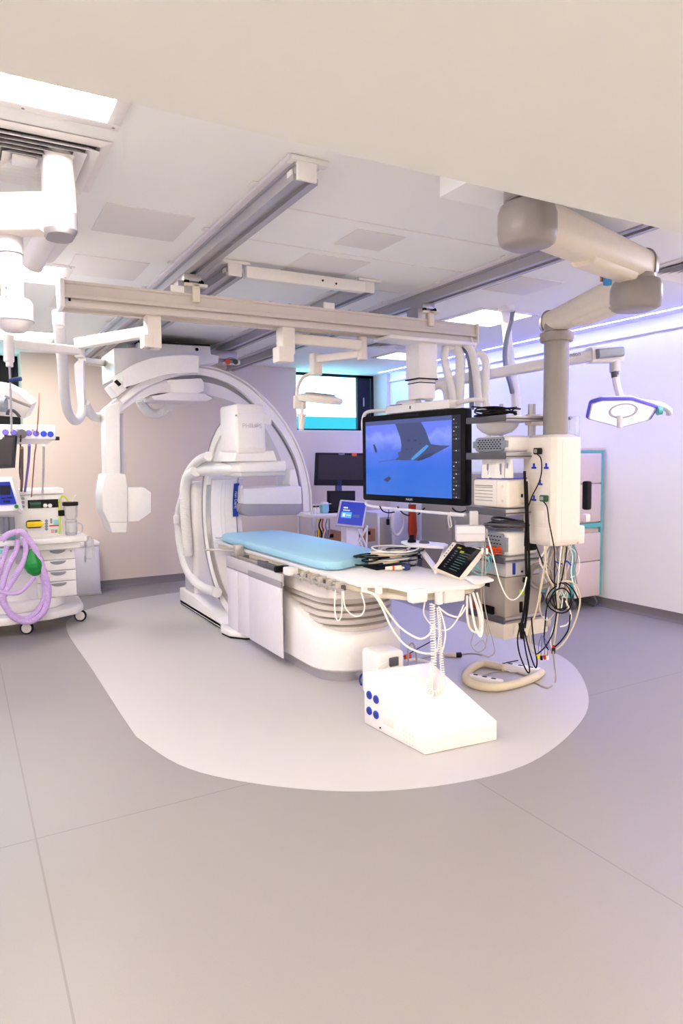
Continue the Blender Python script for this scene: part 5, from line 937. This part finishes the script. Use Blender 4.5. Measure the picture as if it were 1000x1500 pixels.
c = uvq(q, .5, .8)-n_*.05; MB().box((c.x-.04, c.y-.02, .827), (c.x+.06, c.y+.05, c.z+.0), .008).build('stand', 'white', t)
# cables lying on the table
c0 = onZ(572, 829, .83); o = MB().box((c0.x-.19, c0.y-.10, .8265), (c0.x+.16, c0.y+.10, .833), .003); tag(o.build('black_pad', 'cable_black'), 'thin black pad under the heap of cables on the table foot', 'pad')
CB = 'cables heaped on the table foot'
coilthing('lead_coil', 'thick cream monitoring cable coiled on the table foot', (c0.x-.03, c0.y+.02, .842), .12, 6, .008, 'cable_beige', .85, grp=CB, rise=.028)
coilthing('lead_coil', 'black cable looped at the left of the heap on the table foot', (c0.x-.08, c0.y+.06, .838), .15, 4, .006, 'cable_black', .75, grp=CB, jitter=.35, rise=.02)
coilthing('lead_coil', 'pale white cable in wide loops over the heap on the table', (c0.x+.06, c0.y+.05, .86), .15, 6, .006, 'cable_white', .85, grp=CB, jitter=.4, rise=.028)
coilthing('lead_coil', 'dark cable tangled at the right of the heap on the table', (c0.x+.15, c0.y+.02, .842), .12, 6, .006, 'charcoal', .7, grp=CB, jitter=.5, rise=.03)
coilthing('lead_coil', 'grey thin cable lying on top of the heap on the table', (c0.x+.08, c0.y+.0, .872), .12, 4, .005, 'hose_grey', .6, grp=CB, jitter=.5, rise=.022)
p = onZ(578, 832, .85); t = thing('cable_connector', 'cream plug with an orange band at the front of the cable heap', 'connector', (p.x, p.y, .835)); dx = V((.9, -.35, 0)).normalized(); MB().cyl(p-dx*.07, p+dx*.05, .012, .02, 14, .003).build('plug_body', 'ivory', t); MB().cyl(p-dx*.02, p-dx*.005, .0175, seg=14).build('orange_band', 'orange', t); MB().cyl(p+dx*.05, p+dx*.09, .009, .006, 10).build('tail', 'ivory', t)
p = onZ(604, 822, .86); o = MB().box((p.x-.03, p.y-.02, .834), (p.x+.04, p.y+.03, .90), .012, 3); tag(o.build('sensor_clip', 'clear_soft'), 'clear plastic sensor clip at the right end of the cable heap', 'clip')
p = onZ(594, 831, .85); o = MB().box((p.x-.02, p.y-.02, .83), (p.x+.03, p.y+.02, .868), .006); tag(o.build('blue_connector', 'navy'), 'small blue connector at the front right of the cable heap', 'connector')
p = onZ(600, 813, .88); o = MB().ball(p, .055, 14, (1, .8, .4)); tag(o.build('white_transducer', 'white'), 'white oval transducer on the back of the cable heap', 'transducer')
# cables hanging at the table foot
TG = 'white cables hanging from the table foot'
tc = [([(491, 864), (490, 890), (494, 909), (500, 900), (501, 866)], 4.5, .005, 'narrow white cable loop hanging under the near left table corner'),
      ([(503, 866), (505, 888), (516, 901), (529, 901), (534, 888), (529, 868)], 4.47, .005, 'wide white cable loop hanging under the near left table corner'),
      ([(529, 865), (545, 869), (555, 876), (566, 894), (586, 919), (612, 935), (627, 931), (634, 918)], 4.38, .007, 'upper white cable swinging from the table corner to the coiled cord'),
      ([(529, 866), (547, 871), (560, 891), (573, 919), (591, 943), (613, 955), (633, 957), (642, 950)], 4.36, .007, 'lower white cable swinging from the table corner to the floor box'),
      ([(622, 882), (621, 900), (635, 918), (653, 923), (667, 911), (679, 886)], 4.36, .005, 'deep white cable loop between the two control boxes'),
      ([(643, 890), (656, 900), (672, 903), (682, 889)], 4.37, .006, 'shallow white cable loop between the two control boxes'),
      ([(642, 888), (648, 905), (652, 925), (650, 945), (645, 960)], 4.29, .005, 'white cable hanging beside the coiled cord'),
      ([(684, 872), (684, 900), (688, 920), (698, 926), (703, 916), (700, 895), (693, 870)], 4.45, .008, 'thick white cable loop at the right table corner'),
      ([(692, 868), (700, 890), (705, 910), (704, 932), (697, 922), (692, 900), (688, 874)], 4.42, .008, 'outermost thick white cable loop at the right table corner'),
      ([(688, 870), (691, 892), (694, 912), (700, 924), (706, 926), (706, 900), (698, 868)], 4.47, .007, 'middle thick white cable loop at the right table corner'),
      ([(640, 890), (643, 925), (640, 955)], 4.28, .004, 'thin straight white cable hanging between the coiled cords')]
for l, d, r, lab in tc: tag(MB().tube([at(x, y, d) for x, y in l], r, 8, smooth=8).build('white_cable', 'cable_white'), lab, 'cable', TG)
b = MB().coil([at(633, 884, 4.27), at(634, 930, 4.27), at(635, 970, 4.27), at(631, 995, 4.2), at(629, 1008, 4.14), at(634, 1016, 4.1), at(643, 1013, 4.12), at(647, 1000, 4.19)], .016, .0042, .016); tag(b.build('coiled_cord', 'cable_white'), 'thick coiled white cord dropping onto the sloped floor box', 'cord')
b = MB().coil([at(642, 890, 4.3), at(644, 935, 4.3), at(646, 965, 4.28), at(648, 985, 4.24), at(648, 998, 4.2)], .012, .0036, .015); tag(b.build('coiled_cord', 'cable_white'), 'thinner coiled white cord to the right of the thick one', 'cord')
# ------------------------------------------------------------------ sloped connection box and things on the floor
A, B_, C_, D_ = V((2.13, 3.56, 0)), V((2.18, 2.99, 0)), V((2.66, 2.94, 0)), V((2.61, 3.51, 0)); zf, zb = zat(2.18, 2.99, 1077), zat(2.13, 3.56, 984)
up = lambda p, z: V((p.x, p.y, z))
t = thing('floor_connection_box', 'white wedge-shaped floor box with four blue sockets in the foreground', 'connection box', (2.39, 3.25, 0))
bm_ = bmesh.new(); vs = [bm_.verts.new(p) for p in (up(A, .003), up(B_, .003), up(C_, .003), up(D_, .003), up(A, zb), up(B_, zf), up(C_, zf), up(D_, zb))]
for f in ((0, 1, 2, 3), (4, 5, 6, 7), (0, 1, 5, 4), (1, 2, 6, 5), (2, 3, 7, 6), (3, 0, 4, 7)): bm_.faces.new([vs[i] for i in f])
bmesh.ops.recalc_face_normals(bm_, faces=bm_.faces); bmesh.ops.bevel(bm_, geom=bm_.edges[:], offset=.008, segments=2, affect='EDGES', profile=.5); MB().bm(bm_).build('casing', 'white', t)
fd = (B_-A).normalized(); fn = V((-fd.y, fd.x, 0)); fn = fn if fn.dot(CC-A) > 0 else -fn
def onface(x, y):
    d = ray(x, y); s = (A-CC).dot(fn)/d.dot(fn); return CC+d*s
for x, y in ((541, 1018), (551, 1024.5), (541, 1041), (551, 1047)):
    c = onface(x, y); s_ = MB().cyl(c-fn*.004, c+fn*.008, .026, seg=24, bev=.003).build('socket', 'blue', t); MB().cyl(c+fn*.0075, c+fn*.009, .016, seg=20).build('socket_well', 'navy', s_)
F2 = frame(onface(571, 1060), fd); MB(F2).box((-.06, -.003, -.02), (.04, .004, .04), .002).build('label_plate', 'warm_white', t)
b = MB()
for i in range(4):
    for k in range(3): c = onface(592+i*4.2, 1070+i*2.6+k*7); b.cyl(c-fn*.002, c+fn*.003, .006, seg=8)
b.build('port_grid', 'ivory', t)
c = onface(557, 1066); MB().cyl(c, c+fn*.004, .006, seg=8).build('cable_gland', 'charcoal', t)
t = thing('pedestal_socket_unit', 'white rounded socket unit with grey flap between table pedestal and floor box', 'socket unit', (2.35, 3.8, .0))
a, c = at(536, 985, 4.25), at(592, 985, 4.05); _l, _r = onY(553, 985, 3.8), onY(593, 985, 3.8); MB().box((_l.x, 3.80, .02), (_r.x, 4.02, zat(2.5, 3.8, 955)), .03, 3).build('housing', 'white', t); p = onY(576, 969, 3.8); MB().box((p.x-.035, 3.785, p.z-.03), (p.x+.035, 3.81, p.z+.03), .004).build('grey_flap', 'dark_grey', t)
p = onY(557, 975, 3.79); MB().tube([p+V((.06, 0, .02)), p+V((.0, -.02, .015)), p+V((-.03, -.02, -.01)), p+V((.02, -.02, -.03)), p+V((.07, 0, -.02))], .006, 6).build('cord', 'cable_white', t)
o = MB().tube([onZ(x, y, z) for x, y, z in ((538, 975, .1), (531, 985, .05), (527, 995, .015), (529, 1003, .008))], .008, 8); tag(o.build('blue_cable', 'blue_label'), 'short blue cable at the left of the pedestal socket unit', 'cable')
for l, r, m_, lab in (([(598, 975, .06), (598, 950, .15), (604, 942, .18), (609, 955, .12), (610, 975, .02)], .007, 'cable_grey', 'grey cable loop standing up behind the floor box'), ([(594, 968, .05), (610, 966, .04), (630, 971, .03)], .012, 'cable_white', 'short white cable behind the floor box'), ([(590, 962, .05), (600, 957, .09), (612, 950, .14), (640, 935, .25)], .004, 'cable_black', 'thin black cable running up behind the coiled cord')):
    tag(MB().tube([onZ(*p) for p in l], r, 8).build('box_cable', m_), lab, 'cable', 'cables behind the floor box')
p = onZ(597, 962, .07); o = MB().box(p-V((.03, .015, .02)), p+V((.03, .015, .02)), .006); tag(o.build('orange_plug', 'orange'), 'small orange plug behind the sloped floor box', 'plug')
FZ = .012
t = thing('floor_cable_lead', 'grey floor cable with a beige inline connector between box and rack', 'cable', onZ(660, 959, 0))
MB().tube([onZ(x, y, .008) for x, y in ((606, 968), (632, 961), (650, 958.5), (668, 959), (690, 957), (705, 959), (716, 963))], .006, 6).build('cord', 'cable_grey', t); MB().cyl(onZ(650, 959, .022), onZ(668, 959.5, .022), .014, .02, 12, .004).build('connector', 'cable_beige', t); MB().cyl(onZ(668, 959.5, .022), onZ(675, 959, .022), .021, seg=12).build('connector_ring', 'charcoal', t)
t = thing('extension_lead', 'thick beige hose looped on the floor with white multi-socket strips', 'extension lead', onZ(735, 990, 0))
MB().tube([onZ(x, y, .035) for x, y in ((738, 978), (722, 974), (706, 972), (693, 977), (684, 986), (682, 994), (690, 1001), (708, 1006), (728, 1007), (750, 1003), (770, 997), (784, 991), (793, 985))], .03, 12).build('hose', 'cable_beige', t)
sA, sB = onZ(736, 976, .03), onZ(790, 985, .03); X = frame(sA.lerp(sB, .5), sB-sA); L = (sB-sA).length
s_ = MB(X).box((-L/2, -.035, -.027), (L/2, .035, .03), .008).build('socket_strip', 'white', t)
for k in range(3): MB(X).box((-L*.35+k*L*.28, -.01, .029), (-L*.35+k*L*.28+.035, .01, .033), .002).build('socket', 'charcoal', s_)
MB(X).tube([(-L*.45, -.04, -.02), (-L*.45, -.04, .035), (-L*.1, .02, .06)], .004, 6, smooth=0).build('cable_tie', 'cable_black', s_)
sA, sB = onZ(688, 990, .03), onZ(735, 1000, .03); X = frame(sA.lerp(sB, .5), sB-sA); L = (sB-sA).length
s_ = MB(X).box((-L/2, -.03, -.027), (L/2, .03, .018), .008).build('socket_strip', 'white', t)
for k in range(3): MB(X).box((-L*.38+k*L*.28, -.012, .017), (-L*.38+k*L*.28+.035, .008, .021), .002).build('socket', 'charcoal', s_)
o = MB().tube([onZ(x, y, .008) for x, y in ((702, 992), (725, 984), (750, 984), (772, 992), (790, 1003), (802, 1007), (808, 1004))], .006, 6); tag(o.build('floor_cable', 'cable_grey'), 'grey cable curving on the floor inside the beige hose loop', 'cable')
# ------------------------------------------------------------------ cables on the rack and under the socket box
RG2 = 'cables hanging in the tangle under the socket box'
rc = [([(768, 690), (769, 715), (770, 740), (771, 770), (770, 810), (771, 850), (769, 885), (764, 915), (763, 930)], 4.72, .010, 'cable_black', 'thick black cable running down the left edge of the socket box'),
      ([(771, 705), (772, 735), (773, 770), (774, 800), (775, 850), (772, 890), (768, 920)], 4.70, .009, 'cable_black', 'second thick black cable beside the rack pole'),
      ([(765, 905), (758, 932), (760, 955), (768, 977), (774, 986), (775, 978), (770, 955), (766, 930)], 4.55, .005, 'cable_black', 'long narrow black cable loop hanging lowest below the rack'),
      ([(768, 925), (774, 950), (781, 972), (785, 978), (786, 966), (782, 945), (778, 905)], 4.58, .005, 'cable_black', 'second narrow black cable loop below the rack, further right'),
      ([(800, 800), (795, 845), (785, 895), (775, 925), (774, 945), (783, 957), (800, 958), (822, 945), (838, 920), (848, 890), (848, 868), (838, 853), (822, 852)], 4.62, .006, 'cable_beige', 'long beige cable making the widest loop under the socket box'),
      ([(799, 815), (793, 850), (786, 890), (779, 915), (777, 940), (785, 955)], 4.60, .005, 'cable_beige', 'beige cable running close along the wide beige loop'),
      ([(797, 800), (801, 840), (812, 862), (818, 880), (815, 910), (811, 945), (810, 955)], 4.6, .006, 'cable_beige', 'beige cable ending in a red and black connector'),
      ([(822, 800), (818, 840), (816, 870), (814, 905), (806, 935), (808, 950)], 4.62, .005, 'cable_white', 'pale cable hanging straight below the middle of the socket box'),
      ([(830, 800), (826, 830), (818, 862), (802, 885), (798, 915), (797, 940), (803, 952)], 4.66, .005, 'cable_black', 'black cable swinging left from under the socket box'),
      ([(784, 797), (795, 825), (806, 848), (815, 856), (826, 853), (838, 862), (846, 878), (846, 893)], 4.64, .005, 'cable_black', 'black cable slanting right into the coil under the socket box'),
      ([(815, 858), (804, 868), (800, 882), (808, 893), (822, 898), (834, 892), (836, 875), (826, 862), (812, 866), (806, 880), (815, 892), (830, 890)], 4.58, .005, 'cable_black', 'black cable coil in the middle of the tangle'),
      ([(820, 853), (830, 858), (836, 870), (834, 884), (824, 894), (814, 890), (810, 876)], 4.60, .004, 'cable_black', 'smaller black loop inside the tangle coil'),
      ([(815, 897), (810, 925), (800, 945), (788, 957), (784, 958)], 4.57, .005, 'cable_black', 'black cable trailing lower left out of the tangle'),
      ([(835, 900), (832, 922), (822, 938), (812, 948)], 4.57, .005, 'cable_black', 'black cable trailing down at the right of the tangle'),
      ([(806, 797), (797, 808), (790, 822), (800, 840), (812, 862)], 4.7, .006, 'cable_white', 'white cable bundle strand at the left under the socket box'),
      ([(812, 797), (806, 820), (803, 845), (814, 868), (822, 885)], 4.72, .006, 'cable_grey', 'grey cable strand at the left under the socket box'),
      ([(826, 797), (824, 820), (828, 845), (818, 870), (812, 890)], 4.75, .006, 'cable_beige', 'beige strand twisted through the middle of the tangle'),
      ([(832, 797), (838, 815), (836, 840), (842, 862), (846, 872)], 4.78, .005, 'cable_white', 'white cable bowing out at the right under the socket box'),
      ([(838, 797), (845, 812), (842, 835), (845, 855)], 4.8, .005, 'hose_grey', 'grey-blue cable at the far right under the socket box'),
      ([(828, 800), (840, 806), (848, 820), (846, 840), (835, 846)], 4.82, .005, 'cable_white', 'white loop sticking out at the right under the socket box'),
      ([(812, 822), (822, 826), (830, 822), (836, 828)], 4.76, .006, 'blue_label', 'short blue cable in the upper part of the tangle'),
      ([(792, 870), (790, 890), (795, 905), (803, 908), (812, 898)], 4.66, .005, 'cable_beige', 'short beige loop beside the rack pole'),
      ([(820, 918), (830, 915), (836, 905), (834, 893), (828, 880)], 4.60, .005, 'cable_white', 'white loop with tape at the lower right of the tangle'),
      ([(810, 955), (812, 975), (814, 990), (812, 1003), (806, 1008), (797, 1006)], 4.45, .006, 'cable_grey', 'grey cable running from the red connector down to the floor')]
for l, d, r, m_, lab in rc: tag(MB().tube([at(x, y, d+.14 if y < 965 else 4.98 if 'floor' in lab else d+.14) for x, y in l], r, 7, smooth=6).build('hanging_cable', m_), lab, 'cable', RG2)
p, q_ = at(811, 945, 4.73), at(810, 958, 4.72); t = thing('red_connector', 'red and black inline connector at the end of a beige cable', 'connector', q_); MB().cyl(p, p.lerp(q_, .35), .011, seg=12).build('red_end', 'red', t); MB().cyl(p.lerp(q_, .3), q_, .013, seg=12, bev=.002).build('body', 'charcoal', t)
for i, (x, y, m_, n_) in enumerate(((788, 962, 'yellow', 'yellow'), (792, 964, 'black', 'black'), (797, 963, 'red', 'red'), (801, 964, 'white', 'white'))):
    o = thing('ecg_clip', n_+' electrode clip hanging on a thin lead below the tangle', 'clip', at(x, y, 4.66), 'electrode clips under the tangle'); MB().cyl(at(x, y-3, 4.66), at(x+1, y+3, 4.66), .012, .008, 10, .002).build('clip_body', m_, o); MB().tube([at(x, y-3, 4.66), at(x+1, y-18, 4.68), at(793+i, y-32, 4.7)], .002, 5).build('lead', 'navy', o)
t = thing('cable_wrap', 'black strap holding the two thick cables to the rack pole', 'strap', at(769, 850, 4.86)); MB().cyl(at(771, 846, 4.86), at(771, 853, 4.86), .028, seg=14).build('strap', 'cable_black', t)
o = MB().cyl(at(763, 912, 4.76), at(765, 936, 4.74), .02, .016, 12, .006); tag(o.build('cable_knot', 'cable_black'), 'black cable bunch tied just below the rack base', 'cable')
c = at(793, 845, 4.85); coilthing('hanging_coil', 'grey cable coil hung behind the rack pole', c, .085, 6, .006, 'taupe', 1.0, tilt=(.55, .83, 0), grp=RG2, jitter=.12, rise=.01)
for l, d, r, lab in (([(707, 786), (708, 815), (706, 850), (703, 890), (694, 925), (690, 945), (700, 955), (711, 948), (706, 938), (695, 946)], 4.6, .004, 'thin beige lead ending in a knot low at the left of the rack'), ([(710, 786), (711, 830), (708, 870), (714, 910), (722, 940), (724, 955), (716, 962), (705, 960)], 4.62, .004, 'thin grey lead hanging from the module in the longest loop'), ([(705, 786), (706, 830), (704, 870), (708, 905), (713, 930), (710, 950)], 4.64, .004, 'thin lead hanging straight down from the module'), ([(714, 786), (722, 815), (731, 850), (742, 874), (754, 878), (766, 864), (771, 845)], 4.62, .005, 'white lead swagging from the module to the rack pole')):
    tag(MB().tube([at(x, y, 4.82-min(.14, max(0, y-786)*.004)) for x, y in l], r, 6).build('module_lead', 'cable_white' if 'white' in lab else 'cable_grey'), lab, 'lead', 'leads of the small module')
for i, x in enumerate((707.5, 714)): o = MB().box(at(x-2, 812, 4.71), at(x+2, 803, 4.71)+V((0, .015, 0)), .004); tag(o.build('lead_tag', 'paper'), ['white tag on the left thin lead under the module', 'white tag on the right thin lead under the module'][i], 'tag', 'tags on the module leads')
coilthing('lead_coil', 'white and green leads bunched behind the touch module', at(702, 828, 4.9), .07, 5, .005, 'turquoise', 1, tilt=(.7, .4, .3), jitter=.3, rise=.02)
o = MB().tube([at(660+0, 0+800, 5)]*1+[at(661, 801, 5)], .001, 3) if False else None

random.seed(11)
for i in range(18):
    x = 806+random.random()*34; l = [(x, 796)]; y = 796
    while y < 850+random.random()*40:
        y += 16; x = max(796, min(850, x+random.uniform(-9, 8))); l.append((x, y))
    tag(MB().tube([at(x, y, 4.98+.04*math.sin(i*1.7+k)) for k, (x, y) in enumerate(l)], random.choice((.004, .005, .006)), 6, smooth=6).build('bundled_cable', ('cable_white', 'cable_grey', 'hose_grey', 'cable_white', 'cable_beige')[i % 5]), 'thin pale cable in the dense bundle dropping behind the tangle under the socket box', 'cable', 'dense bundle behind the tangle')

for l, lab in (([(556, 741), (560, 748), (568, 751), (578, 750)], 'thin black wire drooping lowest under the left part of the big monitor'), ([(582, 742), (588, 750), (594, 754), (600, 755)], 'black wire slanting down under the middle of the big monitor'), ([(612, 754), (617, 749), (622, 744)], 'short black wire rising under the middle right of the big monitor'), ([(662, 744), (668, 749), (676, 750), (684, 747)], 'black wire loop under the right corner of the big monitor')):
    tag(MB().tube([at(x, y, 5.9 if x < 650 else 5.45) for x, y in l], .006, 6).build('slack_wire', 'cable_black'), lab, 'wire', 'black wires under the big monitor')
o = MB().tube([at(x, y, 5.4) for x, y in ((657, 751), (656, 760), (658, 772), (661, 770), (659, 758), (657, 751))], .005, 6); tag(o.build('white_strap', 'cable_white'), 'small white loop hanging from the bar under the big monitor', 'strap')
# ------------------------------------------------------------------ world and view
w = bpy.data.worlds.new('world'); scene.world = w; w.use_nodes = True
bg = w.node_tree.nodes['Background']; bg.inputs[0].default_value = lin('#dff4ff'); bg.inputs[1].default_value = 7.0
scene.view_settings.view_transform = 'Standard'; scene.view_settings.look = 'None'; scene.view_settings.gamma = 1; scene.view_settings.use_curve_mapping = False
scene.view_settings.exposure = .33
